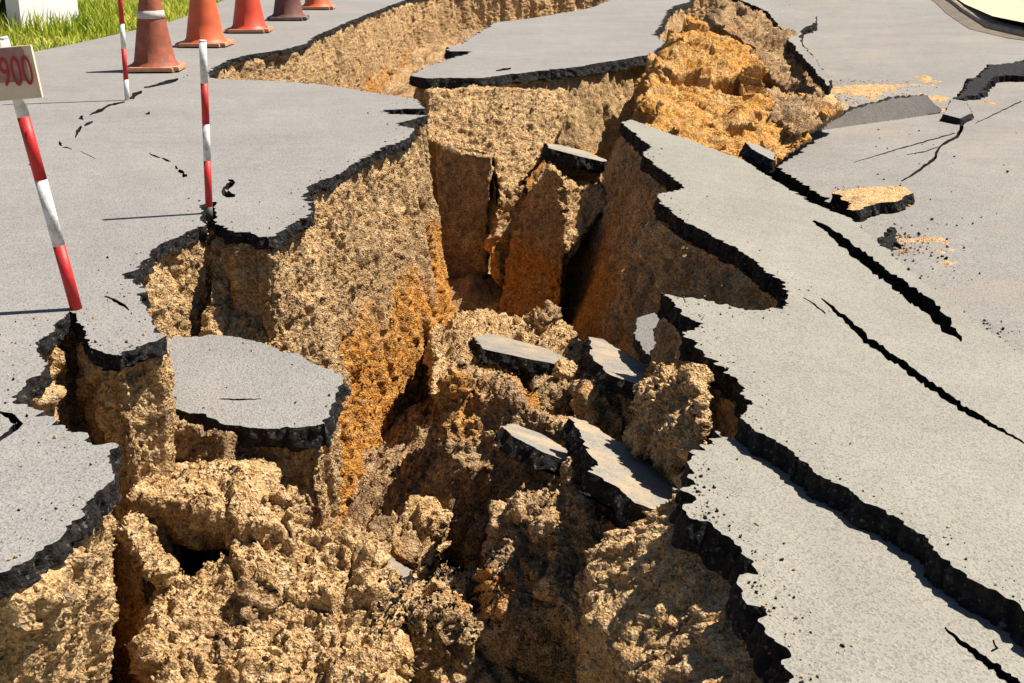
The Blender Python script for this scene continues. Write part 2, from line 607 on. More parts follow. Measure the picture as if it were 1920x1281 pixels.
def soil_wall(name, pts, zf, zbot=-1.6, batter=0.12, closed=False, mat="soil_strata", inset=0.012, k=0.0014, lo=0.005, hi=0.016,
              vstep=0.0068, amp=0.62, drop=0.05, tb=None, col=0.03, bs=None):
    """cut earth face below a broken edge; walking the points the open side lies on the right"""
    xy = resample(pts, k, lo, hi, closed)
    n = len(xy)
    base = xy.copy()
    for _ in range(10):
        if closed:
            base = 0.5 * base + 0.25 * (np.roll(base, 1, 0) + np.roll(base, -1, 0))
        else:
            base[1:-1] = 0.5 * base[1:-1] + 0.25 * (base[2:] + base[:-2])
    sm = base.copy()
    for _ in range(40):
        if closed:
            sm = 0.5 * sm + 0.25 * (np.roll(sm, 1, 0) + np.roll(sm, -1, 0))
        else:
            sm[1:-1] = 0.5 * sm[1:-1] + 0.25 * (sm[2:] + sm[:-2])
    t = (np.roll(sm, -1, 0) - np.roll(sm, 1, 0)) if closed else np.gradient(sm, axis=0)
    t /= np.linalg.norm(t, axis=1)[:, None] + 1e-9
    nr = np.stack((t[:, 1], -t[:, 0]), 1)
    zt = np.array([zf(x, y) for x, y in base]) - drop
    rows = int((zt.max() - zbot) / vstep)
    u = np.linspace(0, 1, rows + 1)
    dep = u[:, None] * (zt[None, :] - zbot)
    bfun = tb if tb else (lambda d: batter * d)
    off = -inset + bfun(dep) * (np.array([bs(x, y) for x, y in base])[None, :] if bs else 1.0)
    X = base[None, :, 0] + nr[None, :, 0] * off
    Y = base[None, :, 1] + nr[None, :, 1] * off
    Z = zt[None, :] - dep
    p = np.stack((X, Y, Z), -1).reshape(-1, 3)
    fade = np.clip(dep.reshape(-1) / 0.04, 0.15, 1)
    d = soil_disp(p * np.array((1.0, 1.0, 0.62)), amp) * fade
    colm = fbm(p, (0.13, 0.13, 0.9), 2, 51) * col * fade
    N = np.column_stack((np.tile(nr, (rows + 1, 1)), np.full(len(p), 0.25)))
    p = p + N * (d + colm)[:, None]
    i = np.arange(n if closed else n - 1)
    j = (i + 1) % n
    r = np.arange(rows)[:, None] * n
    f = np.stack((r + i, r + n + i, r + n + j, r + j), -1).reshape(-1, 4)
    return mesh_obj(name, p, f, mat, None, True)


def chunk(name, outline, dtop, dbot, thick, mat, voxel=0.011, amp=1.0, smooth=3, bulge=0.3, label=None, cat="soil block", group=None, kx=0.0, back=0.0, prof=None, big=1.0, pits=0.0, skew=0.0):
    """block of earth: its outline at its own distance, leaning from dbot to dtop, with real thickness"""
    ys = [q[1] for q in outline]
    y0, y1 = min(ys), max(ys)
    cxm = sum(q[0] for q in outline) / len(outline)
    bm = bmesh.new()
    vf, vb = [], []

    def put(x, y):
        d = dtop + (dbot - dtop) * (y - y0) / (y1 - y0) + kx * (x - cxm)
        if prof:
            d += float(np.interp(y - skew * (x - cxm), [q[0] for q in prof], [q[1] for q in prof]))
        p = PD(x, y, d)
        vf.append(bm.verts.new(p))
        sl = (CAMH - p[2]) / max(p[1], 0.5)
        vb.append(bm.verts.new(p + np.array((p[0] * 0.02, thick, -thick * sl * 1.05 - back))))
    if prof:                                             # the front recedes or stands out with height: spans row by row
        rows = sorted(set(list(np.linspace(y0 + 1, y1 - 1, 16))))
        m = len(outline)
        for y in rows:
            xs = []
            for i in range(m):
                (xa, ya), (xb, yb) = outline[i], outline[(i + 1) % m]
                if (ya > y) != (yb > y):
                    xs.append(xa + (xb - xa) * (y - ya) / (yb - ya))
            put(min(xs), y)
            put(max(xs), y)
        for i in range(len(rows) - 1):
            a, b, c, e = 2 * i, 2 * i + 1, 2 * i + 3, 2 * i + 2
            bm.faces.new((vf[a], vf[b], vf[c], vf[e]))
            bm.faces.new((vb[e], vb[c], vb[b], vb[a]))
            bm.faces.new((vf[e], vb[e], vb[a], vf[a]))
            bm.faces.new((vf[b], vb[b], vb[c], vf[c]))
        bm.faces.new((vf[1], vf[0], vb[0], vb[1]))
        bm.faces.new((vf[-2], vf[-1], vb[-1], vb[-2]))
        bmesh.ops.triangulate(bm, faces=bm.faces[:])
    else:
        for x, y in outline:
            put(x, y)
        n = len(vf)
        f1 = bm.faces.new(vf)
        f2 = bm.faces.new(vb[::-1])
        for i in range(n):
            bm.faces.new((vf[(i + 1) % n], vf[i], vb[i], vb[(i + 1) % n]))
        bmesh.ops.triangulate(bm, faces=[f1, f2])
    bmesh.ops.recalc_face_normals(bm, faces=bm.faces)
    return remesh_bm(name, bm, mat, voxel, amp, smooth, bulge * min(thick, 0.5), label, cat, group, big, pits)


def remesh_bm(name, bm, mat, voxel, amp, smooth, bulge, label, cat, group, big=1.0, pits=0.0):
    me = bpy.data.meshes.new(name)
    bm.to_mesh(me)
    bm.free()
    o = bpy.data.objects.new(name, me)
    COL.objects.link(o)
    rm = o.modifiers.new("r", 'REMESH')
    rm.mode = 'VOXEL'
    rm.voxel_size = voxel
    s = o.modifiers.new("s", 'SMOOTH')
    s.factor = 0.5
    s.iterations = smooth * 3
    dg = bpy.context.evaluated_depsgraph_get()
    dg.update()
    me2 = bpy.data.meshes.new_from_object(o.evaluated_get(dg))
    o.modifiers.clear()
    o.data = me2
    bpy.data.meshes.remove(me)
    me2.name = name
    p, nn = coords(me2), vnormals(me2)
    d = soil_disp(p, amp, big) + fbm(p, max(0.12, bulge * 1.6), 2, 61) * bulge * 0.28 - 0.006
    if pits:
        hv = fbm(p, (0.22, 0.22, 0.36), 2, 83)
        d -= pits * np.clip((hv - 0.38) / 0.12, 0, 1)
    p = p + nn * d[:, None]
    me2.vertices.foreach_set("co", p.astype(np.float32).ravel())
    me2.materials.clear()
    me2.materials.append(MATS[mat])
    me2.polygons.foreach_set("use_smooth", np.ones(len(me2.polygons), bool))
    me2.update()
    tag(o, label, cat, group)
    return o


def W(pts, zf=0.0):
    return [P(x, y, zf)[:2] for x, y in pts]


# ------------------------------------------------------------------ the left road: top sheet with the traced broken edge
flat = lambda x, y: 0.0
LEFT = [(-420, 1210), (-150, 1130), (0, 1072), (55, 1048), (105, 1012), (118, 985), (150, 958), (165, 930), (203, 900), (196, 868), (207, 838),
        (120, 800), (50, 772), (20, 748), (48, 715), (85, 690), (70, 645), (105, 612), (132, 585), (150, 592), (150, 630), (165, 650), (225, 668),
        (255, 652), (298, 634), (288, 600), (264, 562), (258, 535), (243, 515), (268, 488), (295, 462), (340, 440), (380, 424), (376, 385),
        (400, 380), (408, 418), (440, 436), (505, 446), (545, 420), (582, 402), (580, 378), (568, 352), (640, 322), (672, 302), (705, 284),
        (765, 258), (775, 242), (740, 232), (798, 216), (722, 214), (720, 206), (796, 203), (780, 186), (690, 172), (620, 161), (520, 152),
        (430, 149), (392, 146), (388, 138), (400, 127), (430, 112), (465, 103), (530, 93), (572, 82), (590, 67), (620, 55), (660, 38), (700, 22),
        (760, 0), (850, -12), (1000, -18), (1150, -24), (1300, -28), (1420, -34)]
left_xy = W(LEFT)
edge_xy = rough_line(resample(left_xy, 0.0018, 0.0055, 0.03), 0.009, seed=1)
road_far = [(8.0, 34.0), (-7.5, 34.0)]
# the outer verge edge of the road, seen at the top left
VERGE = [(430, -4), (330, 38), (230, 62), (150, 80), (60, 98), (-40, 112), (-260, 140)]
verge_xy = W(VERGE)
left_out = np.array(list(edge_xy) + road_far + list(verge_xy) + [(-6.0, 4.0), (-5.0, 1.4), (-1.4, 1.2)])


def dashes(pts, wmax, seed, p=0.6):
    rnd = random.Random(seed)
    res = []
    for a, b in zip(pts[:-1], pts[1:]):
        n = max(1, int(math.hypot(b[0] - a[0], b[1] - a[1]) / 20))
        for i in range(n):
            if rnd.random() > p:
                continue
            u, v = i / n, (i + rnd.uniform(0.7, 0.99)) / n
            j = [rnd.uniform(-2, 2) for _ in range(4)]
            wd = rnd.uniform(0.45, 1) * wmax
            res.append(crack([(a[0] + (b[0] - a[0]) * u + j[0], a[1] + (b[1] - a[1]) * u + j[1] * 0.6, wd * 0.4),
                              (a[0] + (b[0] - a[0]) * (u + v) / 2 + j[2], a[1] + (b[1] - a[1]) * (u + v) / 2 + j[3] * 0.6, wd),
                              (a[0] + (b[0] - a[0]) * v, a[1] + (b[1] - a[1]) * v, wd * 0.4)], 0.0, seed * 91 + len(res)))
    return res


left_holes = (dashes([(112, 266), (118, 276), (136, 280)], 5, 4, 0.9) + dashes([(150, 283), (182, 299)], 3, 5, 0.9) + dashes([(280, 288), (324, 305)], 5, 6, 0.9)
              + dashes([(328, 312), (335, 320), (350, 326), (340, 334)], 8, 7, 0.9))
left_holes += [crack([(334, 148, 3), (318, 154, 6), (300, 157, 4), (286, 162, 5), (270, 164, 2)], 0.0, 51), crack([(266, 171, 3), (256, 177, 8), (248, 182, 6), (240, 187, 2)], 0.0, 52),
               crack([(234, 191, 2), (215, 196, 4), (204, 198, 3), (190, 206, 6), (180, 210, 5), (168, 216, 2)], 0.0, 53), crack([(155, 217, 3), (151, 222, 5), (156, 225, 2)], 0.0, 54),
               crack([(174, 228, 2), (164, 233, 5), (158, 236, 2)], 0.0, 55), crack([(153, 237, 3), (149, 244, 6), (144, 251, 5), (141, 259, 2)], 0.0, 56)]
left_holes.append(crack([(428, 338, 3), (440, 342, 8), (424, 352, 10), (416, 358, 8), (428, 364, 11), (441, 368, 5)], 0.0, 8))
left_holes.append(crack([(196, 556, 2), (215, 563, 5), (232, 574, 5), (242, 582, 2)], 0.0, 9))
left_holes.append(crack([(4, 774, 5), (22, 785, 14), (34, 795, 16), (22, 808, 9), (-12, 832, 5)], 0.0, 10))
left_holes.append(crack([(272, 214, 2), (281, 212, 4)], 0.0, 12))
road = slab_mesh("road", left_out, flat, 0.046, "asphalt_left", left_holes, 0.006, lump=0.009)
tag(road, "grey asphalt road on the left with frayed broken edge", None, None, "structure")

ns = LEFT.index((568, 352))
steep = lambda x, y: min(1.0, max(-1.4, (y - 3.3) / 1.2))
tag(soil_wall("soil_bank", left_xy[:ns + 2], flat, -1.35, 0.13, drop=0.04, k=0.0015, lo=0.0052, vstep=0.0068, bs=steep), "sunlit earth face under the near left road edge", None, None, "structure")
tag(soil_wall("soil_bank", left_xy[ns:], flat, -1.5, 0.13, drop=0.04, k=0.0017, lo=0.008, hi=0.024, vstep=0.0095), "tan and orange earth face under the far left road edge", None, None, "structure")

# ------------------------------------------------------------------ chasm floor
def floor(xs, ys, amp, label):
    gx, gy = np.meshgrid(xs, ys)
    p = np.stack((gx, gy, np.zeros_like(gx)), -1).reshape(-1, 3)
    z = -1.38 + fbm(p, 0.9, 3, 71) * 0.12
    z += 0.25 * np.clip((gy.ravel() - 7) / 4, 0, 1) + 0.5 * np.clip((gy.ravel() - 13) / 5, 0, 1)
    for (cx, cy, sx, sy, h) in ((-0.35, 4.7, 0.35, 0.5, 0.18), (0.1, 5.4, 0.6, 0.5, 0.40), (-0.9, 3.0, 0.5, 0.6, 0.3), (0.2, 3.3, 0.6, 0.5, 0.3), (-0.30, 3.5, 0.40, 0.5, 0.28)):
        z += h * np.exp(-((p[:, 0] - cx) / sx) ** 2 - ((p[:, 1] - cy) / sy) ** 2)
    p[:, 2] = z
    p[:, 2] += soil_disp(p, amp)
    n, r = len(xs), len(ys)
    i = np.arange(n - 1)
    k = np.arange(r - 1)[:, None] * n
    f = np.stack((k + i, k + i + 1, k + n + i + 1, k + n + i), -1).reshape(-1, 4)
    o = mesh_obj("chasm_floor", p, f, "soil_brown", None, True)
    tag(o, label, None, None, "structure")
    return o


floor_o = floor(np.arange(-1.7, 1.0, 0.0125), np.arange(2.4, 6.62, 0.0135), 1.0, "broken brown earth on the near bottom of the chasm")
floor(np.arange(-2.2, 3.4, 0.03), np.arange(6.58, 24.0, 0.05), 1.2, "broken brown earth on the far bottom of the chasm")

# ------------------------------------------------------------------ tilted slabs on the right
zR1 = lambda x, y: -0.02 - 0.15 * x - 0.012 * max(0.0, 7.0 - y)
R1 = [(1168, 230), (1184, 225), (1290, 262), (1392, 300), (1500, 368), (1560, 398), (1605, 413), (1640, 450), (1750, 540), (1835, 605), (1920, 664), (2150, 830), (2500, 1100),
      (2700, 1700), (2200, 1340), (1920, 1140), (1850, 1098), (1760, 1040), (1700, 980), (1600, 925), (1530, 878), (1450, 825), (1392, 788), (1385, 778),
      (1418, 758), (1366, 705), (1312, 655), (1290, 626), (1318, 606), (1286, 590), (1262, 566), (1236, 548),
      (1300, 560), (1400, 584), (1465, 578), (1482, 546), (1440, 508), (1380, 462), (1300, 425), (1246, 388), (1233, 366),
      (1282, 350), (1240, 318), (1205, 288), (1218, 274)]
r1_xy = W(R1, zR1)
r1_holes = [crack([(1506, 558, 1.5), (1528, 572, 3), (1548, 588, 2)], zR1, 21),
            crack([(1540, 560, 2), (1565, 580, 6), (1600, 612, 10), (1625, 638, 14), (1680, 675, 12), (1745, 722, 13), (1800, 762, 12), (1850, 792, 8), (1920, 830, 3), (2000, 875, 1)], zR1, 22),
            crack([(1524, 414, 4), (1560, 436, 12), (1600, 470, 18), (1650, 508, 20), (1700, 545, 22), (1745, 580, 26), (1775, 610, 20), (1803, 640, 4)], zR1, 23)]
s = slab_mesh("asphalt_slab", rough_line(resample(r1_xy, 0.0018, 0.0055, 0.05, True), 0.010, True, 3, 0.016), zR1, 0.072, "asphalt_right", r1_holes, 0.010, None, None, 0.085)
tag(s, "long tilted pale asphalt slab with a curved bay bitten out, right of the chasm", "asphalt slab", "large tilted road slabs")

zR2 = lambda x, y: zR1(x, y) - 0.064 - 0.02 * max(0, 2.6 - y)
R2 = [(1342, 808), (1400, 832), (1500, 886), (1560, 950), (1620, 986), (1690, 1010), (1745, 1050), (1850, 1125), (1920, 1170), (2200, 1390), (2500, 1800), (1500, 1800), (1470, 1400),
      (1462, 1290), (1486, 1250), (1462, 1200), (1430, 1158), (1402, 1120), (1384, 1092), (1420, 1072), (1382, 1012), (1340, 985), (1290, 968), (1298, 940), (1284, 915), (1300, 870), (1326, 822)]
r2_xy = W(R2, zR2)
r2_holes = [crack([(1772, 1176, 3), (1795, 1200, 7), (1825, 1222, 11), (1860, 1248, 14), (1900, 1280, 16), (1960, 1330, 14)], zR2, 25),
            crack([(1618, 974, 2), (1640, 988, 5), (1652, 995, 3)], zR2, 26), crack([(1655, 1000, 2), (1672, 1012, 3)], zR2, 27),
            crack([(1850, 1140, 4), (1875, 1162, 6), (1920, 1192, 5), (1960, 1220, 2)], zR2, 28),
            crack([(1868, 1148, 3), (1920, 1176, 4), (1950, 1192, 2)], zR2, 30),
            crack([(1862, 1200, 3), (1868, 1216, 5), (1858, 1222, 3)], zR2, 29)]
s = slab_mesh("asphalt_slab", rough_line(resample(r2_xy, 0.0018, 0.0055, 0.05, True), 0.010, True, 4, 0.016), zR2, 0.085, "asphalt_right", r2_holes, 0.022, None, None, 0.085)
tag(s, "pale asphalt slab in the bottom right corner with thick black broken edge", "asphalt slab", "large tilted road slabs")

# earth under the right slabs (closed loops run with the open side on the right)
left_side_r1 = [(1392, 788), (1418, 758), (1366, 705), (1312, 655), (1290, 620), (1262, 566), (1236, 550), (1300, 560), (1400, 582), (1465, 576), (1480, 546),
                (1440, 510), (1380, 464), (1300, 427), (1246, 390), (1234, 366), (1280, 348), (1240, 318), (1207, 288), (1216, 274), (1168, 232), (1184, 227), (1290, 263)]
pl = W(left_side_r1, zR1)
tag(soil_wall("soil_bank", pl[::-1], zR1, -1.4, 0.10, drop=0.075, k=0.0016, lo=0.0065, vstep=0.0085, col=0.03, tb=lambda d: 0.02 + 0.34 * d, bs=lambda x, y: min(1.0, max(0.25, (y - 3.0) / 2.2)), amp=0.7), "shaded brown earth face under the long tilted slab", None, None, "structure")
pl2 = W([(1440, 1500), (1470, 1400), (1462, 1290), (1484, 1250), (1462, 1200), (1430, 1158), (1402, 1120), (1400, 1075), (1380, 1014), (1340, 987), (1292, 968), (1286, 915), (1302, 870), (1328, 822), (1345, 812), (1400, 836)], zR2)
tag(soil_wall("soil_bank", pl2[::-1], zR2, -1.5, 0.3, drop=0.09, tb=lambda d: 1.1 * np.minimum(d, 0.2) + 0.03 * d, amp=0.9, vstep=0.008, lo=0.006, mat="soil_tan"), "sunlit earth slope under the bottom right slab", None, None, "structure")

# ------------------------------------------------------------------ slab standing in the middle of the chasm, far side
zM = lambda x, y: -0.03
MID = [(770, 142), (800, 124), (888, 97), (842, 96), (838, 88), (862, 84), (900, 60), (930, 42), (1000, 34), (1060, 24), (1110, 14), (1150, -2), (1230, -30), (1300, -30), (1292, 4),
       (1262, 12), (1250, 22), (1240, 44), (1225, 66), (1248, 80), (1222, 102), (1150, 114), (1080, 126), (1000, 134), (900, 146), (850, 146), (800, 147)]
mid_xy = W(MID, zM)
mid_holes = [crack([(930, 133, 2), (944, 131, 4), (958, 128, 2)], zM, 31)]
s = slab_mesh("asphalt_slab", rough_line(resample(mid_xy, 0.0022, 0.012, 0.05, True), 0.010, True, 6, 0.02), zM, 0.075, "asphalt_left", mid_holes, 0.015)
tag(s, "flat grey asphalt slab left standing like an island beyond the chasm", "asphalt slab", "large tilted road slabs")
tag(soil_wall("soil_bank", W([(1248, 82), (1222, 102), (1150, 114), (1080, 126), (1000, 134), (900, 146), (850, 146), (800, 147), (774, 143), (800, 126), (886, 98), (842, 96), (862, 84), (930, 42), (1060, 24), (1150, -2), (1230, -30), (1292, 4), (1250, 22), (1240, 44), (1225, 66)][::-1], zM),
                zM, -1.6, 0.2, True, drop=0.06, k=0.0018, hi=0.028, vstep=0.021, tb=lambda d: -0.03 + 0.26 * d), "earth pillar under the island slab", None, None, "structure")

# ------------------------------------------------------------------ dropped slab at the left
zD = lambda x, y: -0.26 - 0.164 * (4.18 - y)
DROP = [(284, 650), (330, 634), (400, 630), (455, 632), (500, 646), (560, 664), (640, 706), (630, 740), (618, 770), (612, 800), (540, 800), (470, 804), (430, 797), (385, 778), (358, 774),
        (330, 768), (312, 745), (278, 733), (285, 700)]
drop_xy = W(DROP, zD)
s = slab_mesh("asphalt_slab", rough_line(resample(drop_xy, 0.0028, 0.009, 0.03, True), 0.008, True, 8, 0.010), zD, 0.06, "asphalt_left",
              [crack([(412, 748, 1.5), (450, 750, 3), (490, 748, 1.5)], zD, 33)], 0.010)
tag(s, "grey asphalt slab dropped below the left road, resting on an earth pillar", "asphalt slab", "large tilted road slabs")
cw = [p for p in drop_xy]
if area2(np.array(cw)) < 0:
    cw = cw[::-1]
tag(soil_wall("soil_bank", cw, zD, -1.3, 0.1, True, drop=0.05, tb=lambda d: -0.05 + 0.08 * d, col=0.02, amp=0.55), "earth pillar under the dropped slab", None, None, "structure")

# ------------------------------------------------------------------ sunken road on the far right
zV = lambda x, y: -0.40 + 0.035 * (x - 2.0) + 0.02 * math.sin(x * 1.3 + y * 0.6)
VAL = [(1382, 268), (1440, 300), (1505, 345), (1560, 380), (1606, 408), (1640, 480), (1700, 560), (1800, 660), (1920, 790), (2200, 930), (2700, 1000), (2700, 80), (1930, 62), (1866, 48), (1818, 22), (1776, -22), (1720, -70),
       (1380, -60), (1372, -2), (1440, 18), (1480, 44), (1500, 78), (1530, 112), (1558, 162), (1520, 232), (1500, 262), (1470, 272)]
val_xy = W(VAL, zV)
v_holes = [crack([(1690, 340, 2), (1720, 322, 4), (1750, 300, 5), (1762, 275, 4), (1795, 255, 5), (1806, 232, 8), (1815, 218, 6)], zV, 41),
           crack([(1600, 305, 1), (1700, 275, 2), (1790, 250, 2)], zV, 42),
           crack([(1828, 232, 1), (1870, 212, 2), (1915, 190, 2)], zV, 44), crack([(1762, 275, 1), (1735, 284, 2), (1700, 290, 1)], zV, 45),
           crack([(1505, 250, 4), (1560, 232, 6), (1600, 214, 4)], zV, 43)]
s = slab_mesh("road", rough_line(resample(val_xy, 0.003, 0.012, 0.08, True), 0.012, True, 9, 0.02), zV, 0.12, "asphalt_valley", v_holes, 0.02, 0.6)
tag(s, "sunken pale asphalt road beyond the tilted slabs", None, None, "structure")

# ------------------------------------------------------------------ blocks of earth in the chasm
BL = [
    # outline, depth at top, depth at bottom, thickness, material, label
    ([(800, 172), (900, 166), (1062, 172), (1066, 205), (1052, 250), (1030, 282), (990, 330), (935, 385), (926, 296), (860, 282), (800, 264)], 8.85, 8.25, 0.9, "soil_tan",
     "broad sunlit ramp of tan earth below the island slab", dict(voxel=0.012, bulge=0.08, amp=0.55)),
    ([(818, 268), (860, 282), (924, 292), (918, 420), (914, 520), (896, 560), (850, 640), (818, 650)], 8.22, 8.75, 0.9, "soil_brown",  # brown soil here puts part of the column's shade into its colour
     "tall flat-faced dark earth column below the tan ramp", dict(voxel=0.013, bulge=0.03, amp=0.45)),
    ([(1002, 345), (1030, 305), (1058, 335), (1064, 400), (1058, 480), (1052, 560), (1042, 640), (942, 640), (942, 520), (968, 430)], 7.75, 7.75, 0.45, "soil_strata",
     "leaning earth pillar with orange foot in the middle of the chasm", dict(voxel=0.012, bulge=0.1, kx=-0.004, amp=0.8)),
    ([(1040, 345), (1130, 340), (1138, 380), (1128, 405), (1090, 450), (1062, 470), (1050, 420)], 8.0, 7.5, 0.5, "soil_tan",
     "sunlit earth lump behind the leaning pillar", dict(voxel=0.012)),
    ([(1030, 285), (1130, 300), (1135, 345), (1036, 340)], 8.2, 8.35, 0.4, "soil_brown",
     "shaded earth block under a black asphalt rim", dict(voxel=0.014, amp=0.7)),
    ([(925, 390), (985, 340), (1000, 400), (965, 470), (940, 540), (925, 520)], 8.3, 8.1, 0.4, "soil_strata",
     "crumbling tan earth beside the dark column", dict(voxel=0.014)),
    ([(800, 630), (868, 600), (905, 584), (942, 606), (1000, 596), (1062, 616), (1092, 655), (1096, 730), (900, 740), (808, 740)], 6.4, 5.6, 0.7, "soil_tan",
     "crumbly tan earth heap in the middle of the chasm", dict(voxel=0.010, bulge=0.25)),
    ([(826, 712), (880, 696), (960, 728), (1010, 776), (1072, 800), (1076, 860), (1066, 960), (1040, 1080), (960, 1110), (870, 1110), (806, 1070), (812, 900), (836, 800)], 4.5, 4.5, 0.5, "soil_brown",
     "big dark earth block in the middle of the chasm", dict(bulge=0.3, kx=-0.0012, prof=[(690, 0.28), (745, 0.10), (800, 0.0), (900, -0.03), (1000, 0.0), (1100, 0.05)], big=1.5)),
    ([(1000, 706), (1060, 696), (1106, 740), (1092, 800), (1060, 830), (1010, 780)], 4.9, 4.75, 0.4, "soil_brown",
     "tan-topped earth block beneath the shattered slab piece", dict(bulge=0.3, prof=[(690, 0.2), (740, 0.0), (830, 0.05)])),
    ([(1110, 714), (1180, 709), (1200, 760), (1186, 830), (1130, 800), (1098, 770)], 4.5, 4.4, 0.4, "soil_brown",
     "brown earth block beneath the pale plank-like slab piece", dict(bulge=0.3, prof=[(700, 0.15), (740, 0.0), (830, 0.08)])),
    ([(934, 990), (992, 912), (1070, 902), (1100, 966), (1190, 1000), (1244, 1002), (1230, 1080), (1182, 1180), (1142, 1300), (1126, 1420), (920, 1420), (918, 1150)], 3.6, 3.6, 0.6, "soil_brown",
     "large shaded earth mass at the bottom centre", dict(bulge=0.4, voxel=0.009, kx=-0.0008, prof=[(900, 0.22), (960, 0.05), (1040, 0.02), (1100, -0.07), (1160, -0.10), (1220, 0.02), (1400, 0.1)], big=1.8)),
    ([(1206, 724), (1250, 694), (1298, 702), (1324, 760), (1322, 812), (1298, 858), (1270, 886), (1226, 850), (1196, 830), (1200, 770)], 3.72, 3.62, 0.3, "soil_tan",
     "rounded upright earth lump against the black slab edge", dict(voxel=0.008, bulge=0.3, kx=-0.0024, prof=[(690, 0.10), (740, 0.0), (820, -0.02), (890, 0.06)])),
    ([(395, 470), (432, 490), (500, 560), (548, 640), (575, 700), (440, 700), (388, 660), (390, 560)], 4.80, 4.62, 0.35, "soil_tan",
     "sunlit sloping earth wedge beside the middle striped pole", dict(voxel=0.008, bulge=0.10, kx=0.0006, amp=0.7)),
    ([(244, 905), (285, 876), (360, 874), (400, 894), (440, 876), (484, 884), (498, 980), (500, 1006), (430, 1000), (380, 1030), (300, 1012), (248, 960)], 3.48, 3.48, 0.30, "soil_tan",
     "boulder-sized sunlit tan clod below the dropped slab", dict(voxel=0.008, bulge=0.2, amp=0.6, prof=[(870, 0.22), (900, 0.14), (958, 0.0), (975, 0.02), (1045, 0.30)], kx=-0.0002, skew=0.22, big=1.6)),
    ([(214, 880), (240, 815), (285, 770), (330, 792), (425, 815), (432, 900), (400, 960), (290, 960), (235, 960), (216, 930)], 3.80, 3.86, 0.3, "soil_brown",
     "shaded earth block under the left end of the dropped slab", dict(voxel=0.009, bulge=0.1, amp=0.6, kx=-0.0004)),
    ([(504, 928), (556, 924), (562, 1000), (520, 1010), (508, 980)], 3.62, 3.55, 0.25, "soil_tan",
     "small tan clod beside the boulder-sized clod", dict(voxel=0.008, bulge=0.3)),
    ([(284, 1180), (300, 1080), (345, 1088), (385, 1062), (440, 1045), (520, 1010), (600, 1000), (668, 1022), (700, 1110), (726, 1210), (738, 1300), (730, 1450), (276, 1450), (280, 1250)], 3.55, 2.95, 0.8, "soil_tan",
     "wide sunlit slope of crumbled tan earth at the bottom left", dict(voxel=0.008, bulge=0.2, amp=0.95, big=1.5)),
    ([(214, 1000), (226, 960), (258, 1020), (282, 1060), (276, 1090), (258, 1065), (240, 1020)], 3.2, 3.15, 0.2, "soil_tan",
     "narrow tan earth spur between the near bank and the slope", dict(voxel=0.008)),
    ([(690, 990), (750, 958), (800, 968), (820, 1040), (800, 1130), (740, 1140), (694, 1100)], 4.5, 4.0, 0.5, "soil_tan",
     "low tan earth lump at the foot of the orange bank", dict(bulge=0.3)),
    ([(704, 1116), (780, 1126), (860, 1155), (900, 1184), (876, 1290), (800, 1300), (724, 1290)], 3.6, 3.6, 0.4, "soil_brown",
     "brown earth block at the bottom edge beside the tan slope", dict(bulge=0.3, voxel=0.009, prof=[(1110, 0.2), (1160, 0.02), (1290, 0.06)])),
    ([(1205, 180), (1235, 120), (1280, 66), (1335, 66), (1398, 92), (1436, 128), (1440, 175), (1495, 232), (1520, 262), (1470, 300), (1380, 330), (1300, 320), (1200, 260)], 10.2, 7.7, 1.0, "soil_orange",
     "bright orange soil heap slumped between the island slab and the sunken road", dict(voxel=0.013, bulge=0.25, amp=0.75, big=1.6, pits=0.15)),
    ([(1335, 44), (1372, 4), (1428, 24), (1470, 66), (1515, 114), (1550, 165), (1510, 200), (1450, 150), (1400, 85)], 12.0, 9.6, 0.8, "soil_brown",
     "brown earth bank along the broken edge of the sunken road", dict(voxel=0.018, bulge=0.25, amp=0.9, big=1.5)),
    ([(1440, 170), (1500, 178), (1545, 195), (1580, 205), (1500, 258), (1450, 230)], 9.4, 8.2, 0.5, "soil_brown",
     "low spill of brown debris on the sunken road", dict(voxel=0.016, bulge=0.2, amp=0.9)),
]
blocks = []
for ol, dt, db, th, mt, lb, kw in BL:
    blocks.append(chunk("soil_block", ol, dt, db, th, mt, label=lb, group="earth blocks in and round the chasm", **kw))


# ------------------------------------------------------------------ loose slab pieces lying on the earth
def piece(outline, dfun, thick, label, mat="asphalt_dusty", seed=0, amp=0.006, teeth=0.008):
    """slab fragment: its top outline is fixed by a plane through three (x, y, depth) points"""
    A, B, C = (PD(*q) for q in dfun)
    n = np.cross(B - A, C - A)
    n /= np.linalg.norm(n)
    if n[2] < 0:
        n = -n
    ex = B - A
    ex /= np.linalg.norm(ex)
    ey = np.cross(n, ex)
    c0 = np.array((0, 0, CAMH))
    loc = []
    for x, y in outline:
        d = ray(x, y)
        t = np.dot(A - c0, n) / np.dot(d, n)
        q = c0 + d * t - A
        loc.append((np.dot(q, ex), np.dot(q, ey)))
    loc = rough_line(resample([np.array(q) for q in loc], 0.0, 0.010, 0.02, True), amp, True, seed, teeth)
    o = slab_mesh("asphalt_slab", loc, lambda x, y: 0.0, thick, mat, (), 0.012)
    m = Matrix(((ex[0], ey[0], n[0], A[0]), (ex[1], ey[1], n[1], A[1]), (ex[2], ey[2], n[2], A[2]), (0, 0, 0, 1)))
    o.matrix_world = m
    tag(o, label, "asphalt slab", "loose slab fragments in the chasm")
    return o


